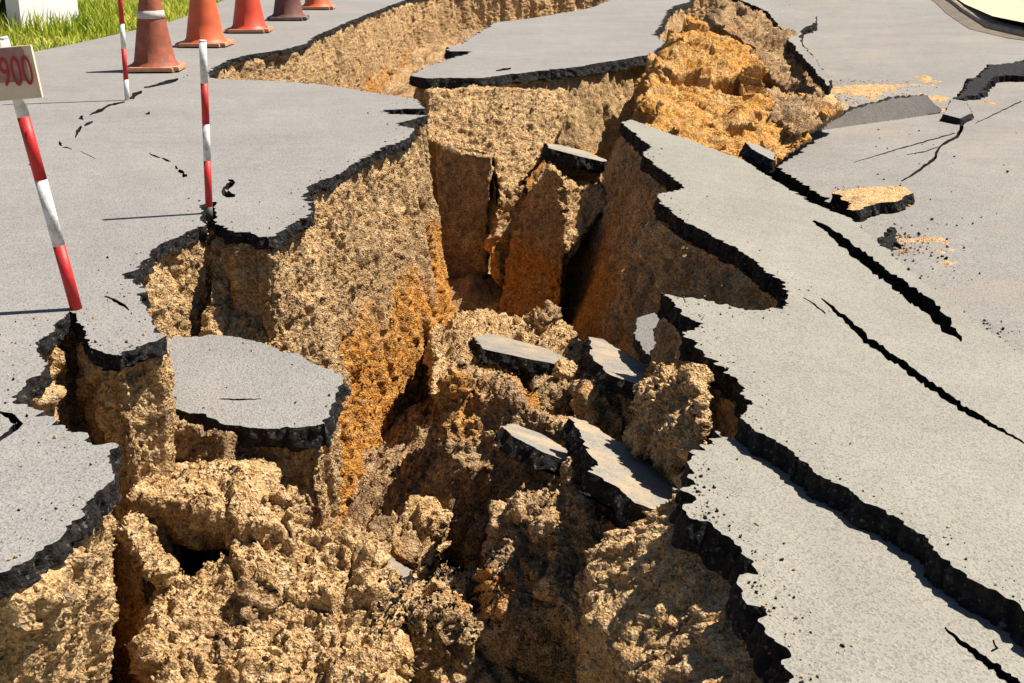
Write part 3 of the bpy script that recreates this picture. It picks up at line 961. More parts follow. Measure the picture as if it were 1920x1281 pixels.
piece([(890, 632), (925, 626), (975, 640), (1030, 655), (1062, 672), (1052, 684), (985, 672), (905, 654)], [(890, 640, 5.6), (1060, 678, 5.35), (975, 630, 6.2)], 0.052, "narrow grey slab fragment with thick black edge on the tan heap", seed=11)
piece([(1104, 632), (1130, 636), (1220, 692), (1200, 722), (1150, 706), (1110, 672)], [(1104, 640, 5.0), (1210, 715, 4.4), (1225, 690, 4.7)], 0.05, "pale plank-like slab fragment below the orange buttress", seed=12)
piece([(1186, 622), (1198, 596), (1225, 588), (1250, 604), (1252, 640), (1228, 665), (1205, 655)], [(1190, 625, 4.75), (1250, 640, 4.55), (1220, 590, 4.9)], 0.05, "small five-sided grey slab fragment leaning on dark earth", "asphalt_valley", seed=13)
piece([(944, 800), (965, 795), (1012, 812), (1064, 842), (1066, 866), (1020, 848), (960, 818)], [(944, 806, 4.15), (1066, 862, 3.95), (1000, 800, 4.45)], 0.055, "thin slab fragment with broad black edge on the big dark block", seed=14)
piece([(1076, 784), (1105, 792), (1150, 822), (1205, 858), (1248, 890), (1272, 922), (1266, 962), (1225, 955), (1190, 945), (1160, 915), (1105, 885), (1118, 868), (1098, 838)],
      [(1080, 790, 4.0), (1260, 955, 3.45), (1250, 892, 3.75)], 0.068, "pale slab fragment sliding towards the bottom right slab", seed=15, teeth=0.012)
piece([(1025, 268), (1050, 272), (1100, 284), (1136, 300), (1134, 304), (1090, 294), (1030, 278)], [(1025, 276, 8.2), (1134, 304, 8.1), (1080, 280, 8.6)], 0.08, "black-edged rim of asphalt on a shaded earth block", seed=16)
piece([(705, 1062), (735, 1045), (768, 1070), (760, 1082), (720, 1078)], [(705, 1066, 4.0), (765, 1080, 3.9), (738, 1046, 4.15)], 0.06, "dark asphalt lump at the foot of the tan slope", seed=17)
piece([(1372, -8), (1440, -8), (1532, 30), (1530, 42), (1502, 56), (1500, 80), (1560, 150), (1552, 160), (1500, 100), (1440, 22)], [(1372, -4, 13.2), (1556, 156, 9.3), (1530, 36, 11.9)], 0.07, "long pale slab sliver above the brown bank", "asphalt_valley", seed=18, amp=0.01)
piece([(1396, 266), (1420, 270), (1456, 290), (1450, 300), (1410, 280)], [(1396, 270, 7.6), (1454, 296, 7.3), (1425, 272, 7.9)], 0.08, "short pale slab sliver at the foot of the orange heap", "asphalt_valley", seed=19)
def dv(px, py, up=0.0):
    """distance of the sunken road, or of a height above it, at a photo pixel"""
    q = P(px, py, lambda x, y: zV(x, y) + up)
    return (px, py, float(q[1] * CP - (q[2] - CAMH) * SP))


piece([(1520, 246), (1600, 205), (1650, 192), (1690, 182), (1738, 180), (1768, 208), (1690, 232), (1600, 246)], [dv(1520, 248, 0.0), dv(1768, 212, 0.0), dv(1700, 180, 0.165)], 0.03, "upturned darker facet of asphalt on the sunken road", "asphalt_valley", seed=20, teeth=0.003)
piece([(1790, 186), (1820, 150), (1860, 122), (1925, 112), (1925, 142), (1880, 140), (1850, 156), (1835, 176)], [dv(1790, 188, 0.03), dv(1925, 142, 0.05), dv(1880, 114, 0.08)], 0.06, "broken black asphalt ridge at the right edge of the sunken road", "asphalt_broken_edge", seed=22, amp=0.02, teeth=0.03)
piece([(1770, 214), (1785, 186), (1812, 190), (1822, 212), (1800, 222)], [dv(1770, 218, 0.05), dv(1822, 214, 0.05), dv(1790, 186, 0.07)], 0.05, "small pale slab chip beside the black asphalt ridge", "asphalt_valley", seed=23)
piece([(1645, 468), (1662, 440), (1678, 424), (1682, 446), (1690, 458), (1668, 472)], [dv(1645, 470, 0.02), dv(1690, 460, 0.02), dv(1678, 424, 0.10)], 0.02, "splintered black asphalt scrap behind the tilted slab crest", "asphalt_broken_edge", seed=24, amp=0.015, teeth=0.02)
piece([(1562, 362), (1610, 352), (1690, 346), (1708, 362), (1680, 378), (1600, 392)], [dv(1562, 366, 0.06), dv(1708, 364, 0.06), dv(1650, 346, 0.06)], 0.06, "lifted asphalt flake covered with pale sand on the sunken road", "soil_tan", seed=25, amp=0.02)


# ------------------------------------------------------------------ striped poles
def tube(name, a, b, r0, r1, mat, parent, seg=20, caps=True):
    a, b = np.asarray(a, float), np.asarray(b, float)
    z = (b - a) / np.linalg.norm(b - a)
    x = np.cross(z, (0, 1, 0))
    x /= np.linalg.norm(x)
    y = np.cross(z, x)
    vs, fs = [], []
    for p, r in ((a, r0), (b, r1)):
        for i in range(seg):
            t = 2 * math.pi * i / seg
            vs.append(p + (x * math.cos(t) + y * math.sin(t)) * r)
    for i in range(seg):
        j = (i + 1) % seg
        fs.append((i, j, seg + j, seg + i))
    fs.append(tuple(range(seg))[::-1])
    fs.append(tuple(range(seg, 2 * seg)))
    o = mesh_obj(name, vs, fs, mat, parent)
    for pg in o.data.polygons:
        pg.use_smooth = len(pg.vertices) == 4
    return o


def pole(base_px, zb, top_px, rad, stops, label, dy=0.0):
    """stops: (fraction along the pole, material) from the foot up"""
    b = P(*base_px, zb)
    d = ray(*top_px)
    tt = (b[1] + dy) / d[1]
    tp = np.array((0, 0, CAMH)) + d * tt
    root = empty("striped_pole", b)
    tag(root, label, "pole", "striped survey poles")
    for (u0, m), (u1, _) in zip(stops[:-1], stops[1:]):
        tube("steel_tip" if m == "steel_tip" else ("red_band" if m == "paint_red" else "white_band"),
             (tp - b) * u0, (tp - b) * u1, rad * (0.93 if m == "steel_tip" else 1.0), rad * (0.97 if m == "steel_tip" else 1.0), m, root)
    tube("pole_cap", (tp - b), (tp - b) * 1.008, rad * 1.04, rad * 0.9, "paint_white", root)
    return root, b, tp


pole1, b1, t1 = pole((150, 604), -0.04, (4, 74), 0.0175,
                     [(0, "steel_tip"), (0.05, "paint_red"), (0.285, "paint_white"), (0.52, "paint_red"), (0.74, "paint_white"), (1.0, "x")],
                     "nearest red and white striped pole, leaning, carrying the number board")
pole((393, 414), -0.03, (380, 78), 0.0140, [(0, "steel_tip"), (0.085, "paint_red"), (0.345, "paint_white"), (0.55, "paint_red"), (0.775, "paint_white"), (1.0, "x")],
     "middle red and white striped pole standing in the road's broken edge")
pole((239, 191), -0.01, (212, -190), 0.0150, [(0, "paint_white"), (0.115, "paint_red"), (0.27, "paint_white"), (0.395, "paint_red"), (0.6, "paint_white"), (0.8, "paint_red"), (1.0, "x")],
     "farthest red and white striped pole beside the dirty traffic cone")
tube("twig_nail", PD(68, 316, 3.8) - b1, PD(54, 308, 3.8) - b1, 0.002, 0.002, "print_red", pole1)


# number board on the nearest pole
def board():
    yb = b1[1] - 0.035
    c = [np.array((0, 0, CAMH)) + ray(x, y) * (yb / ray(x, y)[1]) for x, y in ((-74, 196), (79, 183), (52, 90), (-98, 98))]
    o = c[0]
    ux, uy = c[1] - c[0], c[3] - c[0]
    root = empty("number_board", c[0])
    tag(root, "cream board with red 900 figures fixed to the nearest striped pole", "sign")

    def plate(name, u0, u1, v0, v1, y0, y1, mat):
        vs = [ux * u + uy * v + np.array((0, yy, 0)) for yy in (y0, y1) for u, v in ((u0, v0), (u1, v0), (u1, v1), (u0, v1))]
        return mesh_obj(name, vs, [(0, 1, 2, 3), (7, 6, 5, 4), (0, 4, 5, 1), (1, 5, 6, 2), (2, 6, 7, 3), (3, 7, 4, 0)], mat, root)
    plate("panel", 0, 1, 0, 1, 0.0, 0.012, "board_cream")
    plate("faded_panel", 0.0, 0.90, 0.34, 0.985, -0.0025, -0.0005, "print_maroon")
    cu = bpy.data.curves.new("t", 'FONT')
    cu.body = "-900"
    cu.size = 1.0
    cu.extrude = 0.0
    cu.offset = -0.004
    tmp = bpy.data.objects.new("t", cu)
    COL.objects.link(tmp)
    dg = bpy.context.evaluated_depsgraph_get()
    dg.update()
    me = bpy.data.meshes.new_from_object(tmp.evaluated_get(dg))
    bpy.data.objects.remove(tmp)
    p = coords(me).copy()
    mn, mx = p.min(0), p.max(0)
    u = 0.49 + (p[:, 0] - mn[0]) / (mx[0] - mn[0]) * 0.47
    v = 0.26 + (p[:, 1] - mn[1]) / (mx[1] - mn[1]) * 0.56
    q = u[:, None] * ux[None] + v[:, None] * uy[None]
    q[:, 1] -= 0.0050
    me.vertices.foreach_set("co", q.astype(np.float32).ravel())
    me.materials.clear()
    me.materials.append(MATS["print_red"])
    me.name = "figures"
    to = bpy.data.objects.new("figures", me)
    COL.objects.link(to)
    to.parent = root


board()


# ------------------------------------------------------------------ traffic cones
def lathe(name, prof, mat, parent, seg=40):
    vs, fs = [], []
    for r, z in prof:
        for i in range(seg):
            t = 2 * math.pi * i / seg
            vs.append((r * math.cos(t), r * math.sin(t), z))
    for k in range(len(prof) - 1):
        for i in range(seg):
            j = (i + 1) % seg
            fs.append((k * seg + i, k * seg + j, (k + 1) * seg + j, (k + 1) * seg + i))
    o = mesh_obj(name, vs, fs, mat, parent)
    for pg in o.data.polygons:
        pg.use_smooth = True
    return o


def cone(px, py, size, rot, body, base, label, collar=None, h=0.74, tilt=0.0):
    c = P(px, py, 0.0)
    root = empty("traffic_cone", (c[0], c[1], 0.004))
    root.rotation_euler = (0, tilt, rot)
    tag(root, label, "traffic cone", "row of traffic cones along the road edge")
    k = size
    bm = bmesh.new()
    bmesh.ops.create_cube(bm, size=1.0)
    bmesh.ops.scale(bm, vec=(k, k, 0.028), verts=bm.verts)
    bmesh.ops.translate(bm, vec=(0, 0, 0.022), verts=bm.verts)
    bmesh.ops.bevel(bm, geom=[e for e in bm.edges if abs(e.verts[0].co.z - e.verts[1].co.z) > 0.01], offset=k * 0.1, segments=4, affect='EDGES')
    bmesh.ops.bevel(bm, geom=[e for e in bm.edges if e.verts[0].co.z > 0.03 and e.verts[1].co.z > 0.03], offset=0.008, segments=2, affect='EDGES')
    me = bpy.data.meshes.new("base")
    bm.to_mesh(me)
    bm.free()
    me.materials.append(MATS[base])
    bo = bpy.data.objects.new("base", me)
    COL.objects.link(bo)
    bo.parent = root
    for sx in (-1, 1):
        for sy in (-1, 1):
            tube("foot", (sx * k * 0.36, sy * k * 0.36, 0.0), (sx * k * 0.36, sy * k * 0.36, 0.010), 0.03, 0.03, base, root, 12)
    r0, r1 = k * 0.385, k * 0.10
    f = lambda z: r0 + (r1 - r0) * (z - 0.03) / (h - 0.03)
    lathe("body", [(f(0.03) + 0.022, 0.034), (f(0.03) + 0.012, 0.048), (f(0.06), 0.066), (f(0.2), 0.2), (f(0.45), 0.45), (f(h - 0.02), h - 0.02), (r1 * 0.9, h), (r1 * 0.6, h + 0.003), (r1 * 0.55, h - 0.05)], body, root)
    if collar:
        z0, z1 = collar
        lathe("collar", [(f(z0) + 0.0005, z0 - 0.001), (f(z0) + 0.004, z0), (f(z1) + 0.004, z1), (f(z1) + 0.0005, z1 + 0.001)], "collar", root)
    return root


cone(292, 132, 0.405, 0.06, "cone_faded", "cone_base", "dirty brownish cone with grey collar, nearest of the cones", (0.375, 0.43))
cone(386, 86, 0.445, -0.05, "cone_orange", "cone_base", "plain orange cone, second nearest of the cones", None, 0.78)
cone(468, 60, 0.43, 0.03, "cone_red", "cone_base", "bright red cone, third nearest of the cones")
cone(541, 37, 0.435, 0.05, "cone_maroon", "cone_base_dark", "dark maroon cone with black base, fourth in the row", None)
cone(596, 17, 0.42, 0.0, "cone_orange", "cone_base", "farthest cone in the row, orange, mostly cut off by the frame")


# ------------------------------------------------------------------ grass verge, pale wall, kerb, far ground
def sheet(name, pts, z, mat, kind="structure"):
    pts = np.asarray([p[:2] for p in pts], float)
    if area2(pts) < 0:
        pts = pts[::-1]
    V = [Vector(p) for p in pts]
    vo, eo, fo, *_ = delaunay_2d_cdt(V, [(i, (i + 1) % len(V)) for i in range(len(V))], [], 1, 1e-6)
    o = mesh_obj(name, [(v[0], v[1], z) for v in vo], [tuple(f) for f in fo], mat)
    o["kind"] = kind
    return o


verge_poly = list(verge_xy) + [(-6.0, 4.0), (-60, 4.0), (-120, 120), (-7.5, 120), (-7.5, 34)]
sheet("verge", verge_poly, -0.035, "earth")
sheet("ground", [(-400, -60), (400, -60), (400, 700), (-400, 700)], -2.2, "earth")
sheet("ground", [(-7.5, 34.01), (400, 34.01), (400, 600), (-7.5, 600)], -0.06, "earth")


def grass():
    poly = np.array([np.asarray(p[:2]) for p in list(W([(440, -8), (330, 38), (230, 62), (150, 80), (60, 98), (-40, 112), (-120, 120)])) + list(W([(-120, 20), (0, -30), (300, -70), (440, -70)]))])
    mn, mx = poly.min(0), poly.max(0)
    c = RNG.uniform(mn, mx, (160000, 2))
    c = c[in_poly(c, poly)]
    dens = vnoise(np.column_stack((c, np.zeros(len(c)))), 0.5, 5)
    c = c[RNG.uniform(-1, 1, len(c)) < dens + 0.75][:32000]
    n = len(c)
    h = RNG.uniform(0.04, 0.14, n) * (1 + 0.6 * vnoise(np.column_stack((c, np.zeros(n))), 0.35, 8))
    wl = P(42, 62, -0.03)
    wr = P(150, 52, -0.03)
    h *= 1 + 1.3 * np.exp(-((c[:, 0] - (wl[0] + wr[0]) / 2) / 0.6) ** 2 - ((c[:, 1] - wl[1] + 0.35) / 0.5) ** 2)
    an = RNG.uniform(0, 2 * math.pi, n)
    wd = RNG.uniform(0.006, 0.013, n)
    le = RNG.uniform(0.02, 0.12, n)
    la = RNG.uniform(0, 2 * math.pi, n)
    dx, dy = np.cos(an) * wd, np.sin(an) * wd
    lx, ly = np.cos(la) * le, np.sin(la) * le
    z0 = -0.04
    v = np.stack([np.stack((c[:, 0] - dx, c[:, 1] - dy, np.full(n, z0)), 1), np.stack((c[:, 0] + dx, c[:, 1] + dy, np.full(n, z0)), 1),
                  np.stack((c[:, 0] + dx * .7 + lx * .4, c[:, 1] + dy * .7 + ly * .4, z0 + h * .62), 1), np.stack((c[:, 0] - dx * .7 + lx * .4, c[:, 1] - dy * .7 + ly * .4, z0 + h * .62), 1),
                  np.stack((c[:, 0] + lx, c[:, 1] + ly, z0 + h), 1)], 1).reshape(-1, 3)
    b = np.arange(n)[:, None] * 5
    f = np.vstack((b + np.array([[0, 1, 2]]), b + np.array([[0, 2, 3]]), b + np.array([[3, 2, 4]])))
    o = mesh_obj("grass", v, f, "grass_blades", None, False)
    at = o.data.attributes.new("tint", 'FLOAT', 'POINT')
    tint = np.clip(0.5 + 0.35 * vnoise(np.column_stack((c, np.zeros(n))), 0.6, 12) + RNG.uniform(-0.3, 0.3, n), 0, 1)
    at.data.foreach_set("value", np.repeat(tint, 5).astype(np.float32))
    tag(o, "yellow-green grass along the far left road verge", "grass", None, "stuff")


grass()

# pale wall behind the grass with a coping
c0 = P(42, 62, -0.03)
c1 = P(150, 52, -0.03)
root = empty("low_wall", c0)
tag(root, "low white wall behind the grass at the top left", "wall")
dv = np.array((c1[0] - c0[0], c1[1] - c0[1], 0.0))
dn = np.array((-dv[1], dv[0], 0)) / np.linalg.norm(dv)


def prism(name, a, b, t, z0, z1, mat, parent):
    vs = [q + np.array((0, 0, z)) for z in (z0, z1) for q in (a, b, b + t, a + t)]
    return mesh_obj(name, vs, [(3, 2, 1, 0), (4, 5, 6, 7), (0, 1, 5, 4), (1, 2, 6, 5), (2, 3, 7, 6), (3, 0, 4, 7)], mat, parent)


prism("wall_face", np.zeros(3), dv * 1.0, dn * 0.2, 0.0, 0.7, "white_wall", root)
prism("coping", -dv * 0.02 - dn * 0.03, dv * 1.02 - dn * 0.03, dn * 0.26, 0.702, 0.76, "white_wall", root)


def leafy(px, py, z, n, hgt, label, seed):
    rnd = random.Random(seed)
    c = P(px, py, z)
    root = empty("leafy_plant", c)
    tag(root, label, "plant")
    vs, fs = [], []
    for i in range(n):
        a = rnd.uniform(0, 2 * math.pi)
        l = rnd.uniform(0.5, 1.0) * hgt
        sp = rnd.uniform(0.15, 0.75)
        wd = rnd.uniform(0.012, 0.03)
        b = len(vs)
        for k in range(5):
            u = k / 4
            rr = sp * l * u
            zz = l * (u - 0.45 * u * u * sp * 1.4)
            ww = wd * math.sin(math.pi * min(0.97, u * 0.85 + 0.12))
            x, y = rr * math.cos(a), rr * math.sin(a)
            vs += [(x - math.sin(a) * ww, y + math.cos(a) * ww, zz), (x + math.sin(a) * ww, y - math.cos(a) * ww, zz)]
        for k in range(4):
            fs.append((b + 2 * k, b + 2 * k + 1, b + 2 * k + 3, b + 2 * k + 2))
    mesh_obj("leaves", vs, fs, "leaf_dark", root)
    tube("stem", (0, 0, -0.02), (0, 0, hgt * 0.3), 0.012, 0.006, "leaf_dark", root, 8)


leafy(6, 56, -0.03, 90, 0.55, "dark green leafy plant at the top left corner", 3)

# kerb and pavement on the far right
KERB = [(1745, -14), (1768, 10), (1800, 36), (1850, 62), (1925, 80), (2060, 100), (2300, 118)]
zk = -0.33
kx = [P(x, y, zk)[:2] for x, y in KERB]


def kerb():
    pts = resample([np.array(q) for q in kx], 0, 0.25, 0.25)
    t = np.gradient(pts, axis=0)
    t /= np.linalg.norm(t, axis=1)[:, None]
    nr = np.stack((-t[:, 1], t[:, 0]), 1)
    if np.mean(nr[:, 0]) < 0:
        nr = -nr
    prof = [(-0.02, -0.03), (-0.015, -0.02), (-0.01, -0.012), (0.0, 0.035), (0.02, 0.05), (0.16, 0.055), (0.17, 0.03)]
    vs, fs = [], []
    m = len(prof)
    for p, q in zip(pts, nr):
        for o_, z in prof:
            vs.append((p[0] + q[0] * o_, p[1] + q[1] * o_, zV(p[0] + q[0] * o_, p[1]) + 0.02 + z))
    for i in range(len(pts) - 1):
        for k in range(m - 1):
            fs.append((i * m + k, (i + 1) * m + k, (i + 1) * m + k + 1, i * m + k + 1))
    o = mesh_obj("kerb", vs, fs, "concrete_kerb")
    o["kind"] = "structure"
    vs, fs = [], []
    for p, q in zip(pts, nr):
        a, b = p + q * -0.22, p + q * -0.0
        vs += [(a[0], a[1], zV(*a) + 0.006), (b[0], b[1], zV(*b) + 0.010)]
    for i in range(len(pts) - 1):
        fs.append((2 * i, 2 * i + 2, 2 * i + 3, 2 * i + 1))
    o = mesh_obj("gutter", vs, fs, "gutter_dirt")
    o["kind"] = "structure"
    a = [p + q * 0.05 for p, q in zip(pts, nr)]
    o = sheet("pavement", a + [(60, a[-1][1]), (60, 33), (a[0][0], 33)], float(zV(*a[len(a) // 2]) + 0.10), "sand_pale")


kerb()


# ------------------------------------------------------------------ loose stones and crumbs lying on the earth
def rock_mesh(seed, mat, sub=3):
    bm = bmesh.new()
    bmesh.ops.create_icosphere(bm, subdivisions=sub, radius=1.0)
    co = np.array([v.co[:] for v in bm.verts])
    d = vnoise(co + seed * 9.1, 0.9, seed) * 0.32 + vnoise(co + seed * 5.3, 0.4, seed + 1) * 0.14
    rg = np.random.default_rng(seed + 400)
    for _ in range(11):
        n = rg.normal(0, 1, 3)
        n /= np.linalg.norm(n)
        co = co - np.clip(co @ n - rg.uniform(0.5, 0.85), 0, None)[:, None] * n * 0.96
    co = co * (1 + d[:, None] * 0.6) * np.array((1, 0.8, 0.66))
    for v, c in zip(bm.verts, co):
        v.co = c
    me = bpy.data.meshes.new("rock")
    bm.to_mesh(me)
    bm.free()
    me.materials.append(MATS[mat])
    return me


def top_points(objs, n, min_nz=0.45, rect=None):
    ps = []
    for o in objs:
        p, nn = coords(o.data), vnormals(o.data)
        k = nn[:, 2] > min_nz
        ps.append(p[k])
    p = np.vstack(ps)
    # photo pixel of each point
    v = p - np.array((0, 0, CAMH))
    dep = v[:, 1] * CP - v[:, 2] * SP
    px = CX + F * v[:, 0] / dep
    py = CY - F * (v[:, 1] * SP + v[:, 2] * CP) / dep
    ok = (dep > 0.5) & (px > -60) & (px < 1980) & (py > -60) & (py < 1340)
    if rect:
        ok &= (px > rect[0]) & (px < rect[2]) & (py > rect[1]) & (py < rect[3])
    p = p[ok]
    return p[RNG.choice(len(p), min(n, len(p)), replace=False)]


def fragment_mesh(seed, mat):
    bm = bmesh.new()
    bmesh.ops.create_icosphere(bm, subdivisions=4, radius=1.0)
    co = np.array([v.co[:] for v in bm.verts])
    # cut the ball down with random planes to an angular lump
    rg = np.random.default_rng(seed)
    for _ in range(13):
        n = rg.normal(0, 1, 3)
        n /= np.linalg.norm(n)
        h = rg.uniform(0.45, 0.8)
        d = co @ n - h
        co -= np.clip(d, 0, None)[:, None] * n * 0.97
    co *= np.array((1.0, rg.uniform(0.65, 0.95), rg.uniform(0.55, 0.85)))
    nn = co / np.linalg.norm(co, axis=1)[:, None]
    co += nn * (soil_disp((co * 0.09 + seed).astype(np.float32), 1.1, 0.6) / 0.09 * 0.8)[:, None]
    for v, c in zip(bm.verts, co):
        v.co = c
    me = bpy.data.meshes.new("fragment")
    bm.to_mesh(me)
    bm.free()
    me.materials.append(MATS[mat])
    me.polygons.foreach_set("use_smooth", np.ones(len(me.polygons), bool))
    return me


tan_heaps = [b for b in blocks if b.data.materials[0].name in ("soil_tan", "soil_brown")]
meshes = [rock_mesh(i, m) for i, m in enumerate(("soil_tan", "soil_tan", "pale_stone", "soil_brown", "soil_tan"))]
for me in meshes:
    me.polygons.foreach_set("use_smooth", np.ones(len(me.polygons), bool))
HOSTS = ["tan ramp below the island slab", "tall dark column", "leaning earth pillar", "sunlit lump behind the leaning pillar", "block under the black rim", "crumbling earth beside the dark column",
         "tan heap in mid-chasm", "big dark mid-chasm block", "block beneath the shattered slab piece", "block beneath the plank-like slab piece", "shaded mass at the bottom centre",
         "rounded upright lump", "sloping wedge by the middle pole", "boulder-sized tan clod", "shaded block under the dropped slab", "small clod beside the boulder-sized one", "wide tan slope at the bottom left", "narrow spur by the near bank",
         "low lump under the orange bank", "brown block at the bottom edge", "orange heap", "brown bank by the sunken road", "brown debris spill"]
ci = 0
for hb, host in zip(blocks, HOSTS):
    if hb not in tan_heaps:
        continue
    ext = hb.dimensions
    num = {"wide tan slope at the bottom left": 36, "tan heap in mid-chasm": 22, "boulder-sized tan clod": 14, "shaded mass at the bottom centre": 14, "tan ramp below the island slab": 18}.get(host, 6)
    for q in top_points([hb], num, 0.45):
        o = bpy.data.objects.new("earth_clod", meshes[ci % 5])
        COL.objects.link(o)
        s = random.uniform(0.009, 0.018) if random.random() < 0.7 else random.uniform(0.02, 0.038)
        if ci % 5 == 2:
            s *= 0.6
        ci += 1
        o.location = (q[0], q[1], q[2] + s * 0.2)
        o.scale = (s, s, s)
        o.rotation_euler = [random.uniform(0, 6.28) for _ in range(3)]
        tag(o, "small loose earth clod lying on the " + host, "earth clod", "loose clods on the " + host)


frag = [fragment_mesh(30 + i, m) for i, m in enumerate(("soil_tan", "soil_brown", "soil_tan", "soil_brown", "soil_tan", "soil_brown", "soil_orange"))]
PILES = [((690, 940, 840, 1060), 12, "foot of the orange bank"), ((700, 1060, 930, 1281), 14, "bottom centre of the chasm beside the tan slope"),
         ((800, 600, 1100, 760), 13, "tan heap in mid-chasm"), ((1060, 700, 1200, 830), 7, "ledge beneath the plank-like slab piece"),
         ((880, 400, 1080, 620), 8, "far floor below the dark column"), ((280, 1040, 700, 1281), 14, "wide tan slope at the bottom left"),
         ((830, 880, 1100, 1100), 10, "big dark block"), ((1380, 170, 1570, 280), 12, "orange heap beside the sunken road"), ((930, 1040, 1230, 1281), 9, "shaded mass at the bottom centre")]
for rect, num, where in PILES:
    src = [floor_o] + blocks
    ORD = ('leftmost', 'second from left', 'third from left', 'fourth from left', 'fifth from left', 'sixth from left', 'seventh from left', 'eighth from left')
    spots = sorted(top_points(src, num, 0.35, rect), key=lambda q: q[0] / (q[1] * CP + (CAMH - q[2]) * SP))
    for qi, q in enumerate(spots):
        mi = random.randrange(6)
        if where.startswith("orange"):
            mi = random.choice((1, 6, 6, 0))
        o = bpy.data.objects.new("earth_fragment", frag[mi])
        COL.objects.link(o)
        sz = random.uniform(0.022, 0.05) if random.random() < 0.65 else random.uniform(0.05, 0.095)
        o.location = (q[0], q[1], q[2] + sz * 0.15)
        o.scale = (sz, sz, sz)
        o.rotation_euler = [random.uniform(0, 6.28) for _ in range(3)]
        nth = ORD[qi] if qi < 7 else ("rightmost" if qi == len(spots) - 1 else ORD[len(spots) - 1 - qi].replace("left", "right"))
        tag(o, nth + " angular fragment on the " + where, "earth fragment", "angular fragments on the " + where)


def crumbs(name, pts, s0, s1, mat, label):
    base = np.array([(1, 0, 0), (-1, 0, 0), (0, 1, 0), (0, -1, 0), (0, 0, 1), (0, 0, -1)], float)
    fc = np.array([(0, 2, 4), (2, 1, 4), (1, 3, 4), (3, 0, 4), (2, 0, 5), (1, 2, 5), (3, 1, 5), (0, 3, 5)])
    n = len(pts)
    s = s0 * (s1 / s0) ** (RNG.uniform(0, 1, n) ** 2.2)
    b = base[None] * RNG.uniform(0.5, 1.2, (n, 6, 1)) + RNG.normal(0, 0.2, (n, 6, 3))
    q = RNG.normal(0, 1, (n, 4))
    q /= np.linalg.norm(q, axis=1)[:, None]
    a, x, y, z = q.T
    Rm = np.stack([1 - 2 * (y * y + z * z), 2 * (x * y - z * a), 2 * (x * z + y * a), 2 * (x * y + z * a), 1 - 2 * (x * x + z * z), 2 * (y * z - x * a),
                   2 * (x * z - y * a), 2 * (y * z + x * a), 1 - 2 * (x * x + y * y)], 1).reshape(n, 3, 3)
    b = np.einsum('nij,nkj->nki', Rm, b) * s[:, None, None]
    b += pts[:, None, :] + np.array((0, 0, 1)) * (s * 0.35)[:, None, None]
    f = (np.arange(n)[:, None, None] * 6 + fc[None]).reshape(-1, 3)
    o = mesh_obj(name, b.reshape(-1, 3), f, mat)
    tag(o, label, "crumbs", None, "stuff")


crumbs("soil_crumbs", top_points(tan_heaps, 20000, 0.3), 0.002, 0.011, "soil_tan", "loose tan soil crumbs scattered over the earth blocks")
banks = [o for o in bpy.data.objects if o.name.startswith("soil_bank")]
crumbs("soil_crumbs", top_points(banks, 22000, -0.25), 0.003, 0.011, "soil_strata", "loose grains stuck in the cut earth faces")
crumbs("soil_crumbs", top_points([floor_o], 9000, 0.3), 0.004, 0.016, "soil_brown", "loose brown crumbs on the chasm floor")
crumbs("asphalt_crumbs", np.vstack((top_points(blocks[1:], 2600, 0.1, (700, 1030, 940, 1200)), top_points([floor_o], 1500, 0.0, (700, 1020, 930, 1200)), top_points(blocks, 500, 0.2, (880, 640, 1240, 760)))),
       0.004, 0.014, "asphalt_broken_edge", "black asphalt crumbs in the bottom of the chasm")


def on_sheet(zf, n, rect, seed):
    rnd = random.Random(seed)
    r = []
    for _ in range(n):
        x, y = rnd.triangular(rect[0], rect[2], rect[0]), rnd.uniform(rect[1], rect[3])
        r.append(P(x, y, zf))
    return np.array(r)


crumbs("asphalt_crumbs", np.vstack((on_sheet(zV, 120, (1650, 420, 1860, 540), 1), on_sheet(zV, 60, (1520, 140, 1600, 200), 2), on_sheet(zV, 70, (1800, 600, 1920, 650), 3), on_sheet(zV, 60, (1640, 200, 1920, 460), 4))),
       0.003, 0.013, "asphalt_broken_edge", "dark crumbs scattered on the sunken road")
crumbs("sand_spill", np.vstack((on_sheet(zV, 2600, (1500, 150, 1760, 215), 5), on_sheet(zV, 300, (1660, 440, 1760, 480), 6), on_sheet(zV, 300, (1560, 350, 1720, 395), 7))),
       0.002, 0.010, "soil_orange", "thin orange soil spill on the sunken road")


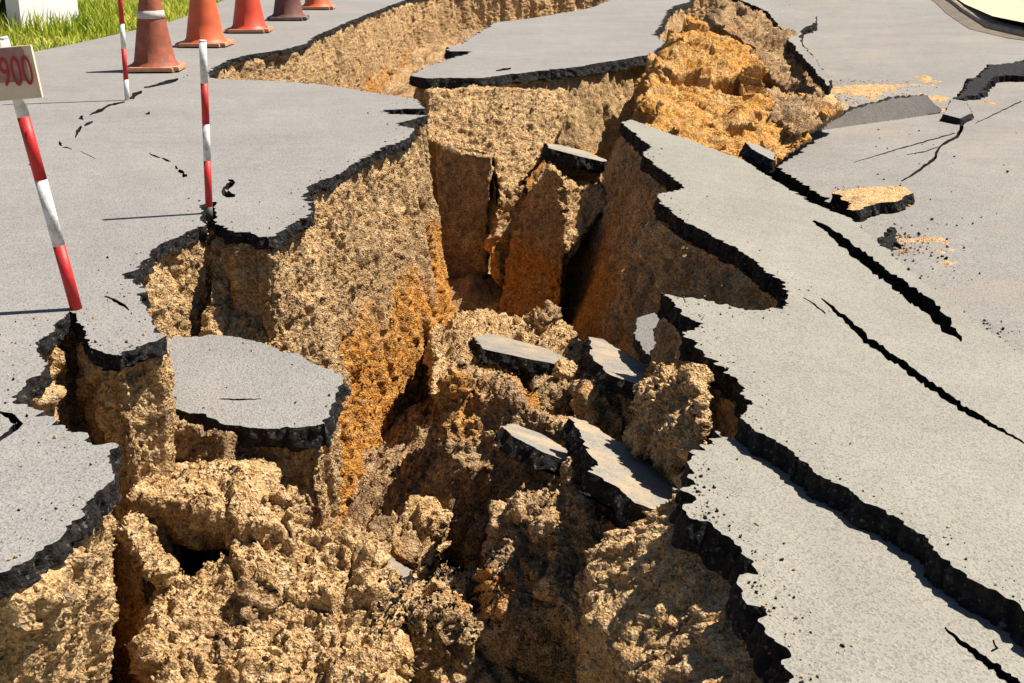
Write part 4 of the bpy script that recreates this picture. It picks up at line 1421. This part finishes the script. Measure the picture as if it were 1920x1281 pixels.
# ------------------------------------------------------------------ soil spilled over the sunken road, crumbs by the broken edges
def spill(rect, zf, h, mat, label, seed, thr=0.0, step=0.025):
    a = [P(x, y, zf) for x, y in ((rect[0], rect[1]), (rect[2], rect[1]), (rect[2], rect[3]), (rect[0], rect[3]))]
    mn, mx = np.min(a, 0), np.max(a, 0)
    xs, ys = np.arange(mn[0], mx[0], step), np.arange(mn[1], mx[1], step * 1.4)
    gx, gy = np.meshgrid(xs, ys)
    p = np.stack((gx, gy, np.zeros_like(gx)), -1).reshape(-1, 3)
    u = (p[:, 0] - mn[0]) / (mx[0] - mn[0])
    v = (p[:, 1] - mn[1]) / (mx[1] - mn[1])
    g = fbm(p, 0.5, 4, seed) - thr - 1.4 * (u - 0.25) ** 2 - 2.2 * (v - 0.45) ** 2 - 0.25
    edge = np.minimum(np.minimum(u, 1 - u), np.minimum(v, 1 - v))
    g = np.where(edge < 0.04, -1, g)
    hh = np.clip(g, -0.2, 0.6) * h + vnoise(p, 0.03, seed + 3) * 0.006 * (g > 0)
    p[:, 2] = np.array([zf(x, y) for x, y in p[:, :2]]) + hh
    n, r = len(xs), len(ys)
    i = np.arange(n - 1)
    k = np.arange(r - 1)[:, None] * n
    f = np.stack((k + i, k + i + 1, k + n + i + 1, k + n + i), -1).reshape(-1, 4)
    f = f[(hh[f] > -0.012).any(1)]
    o = mesh_obj("soil_spill", p, f, mat, None, True)
    tag(o, label, "soil spill", None, "stuff")


spill((1480, 135, 1740, 215), zV, 0.05, "soil_tan", "tan soil spilled over the sunken road below the brown bank", 201, -0.3)
spill((1620, 425, 1800, 500), zV, 0.03, "soil_tan", "thin tan soil spill beside the splintered scrap", 202, -0.2, 0.015)


def along(xy, zf, n, inward, seed):
    rg = np.random.default_rng(seed)
    xy = np.asarray(xy)
    k = rg.integers(0, len(xy) - 1, n)
    p = xy[k] + (xy[k + 1] - xy[k]) * rg.random((n, 1))
    t = xy[k + 1] - xy[k]
    t = t / (np.linalg.norm(t, axis=1)[:, None] + 1e-9)
    nr = np.stack((t[:, 1], -t[:, 0]), 1) * inward
    p = p + nr * (rg.exponential(0.05, n) + 0.012)[:, None]
    return np.column_stack((p, [zf(x, y) for x, y in p]))


crumbs("asphalt_crumbs", np.vstack((along(left_xy[2:60], flat, 260, -1, 1), along(r2_xy[12:], zR2, 130, -1 if area2(np.array(r2_xy)) > 0 else 1, 2), along(drop_xy, zD, 40, -1 if area2(np.array(drop_xy)) > 0 else 1, 3), along(r1_xy[14:45], zR1, 180, -1 if area2(np.array(r1_xy)) > 0 else 1, 4))),
       0.0015, 0.007, "asphalt_broken_edge", "black crumbs strewn along the broken slab edges")
crumbs("soil_crumbs", np.vstack((along(left_xy[2:60], flat, 200, -1, 5), along(r2_xy[12:], zR2, 120, -1 if area2(np.array(r2_xy)) > 0 else 1, 6), along(r1_xy[14:45], zR1, 150, -1 if area2(np.array(r1_xy)) > 0 else 1, 7))),
       0.0015, 0.006, "soil_tan", "tan grains strewn along the broken slab edges")
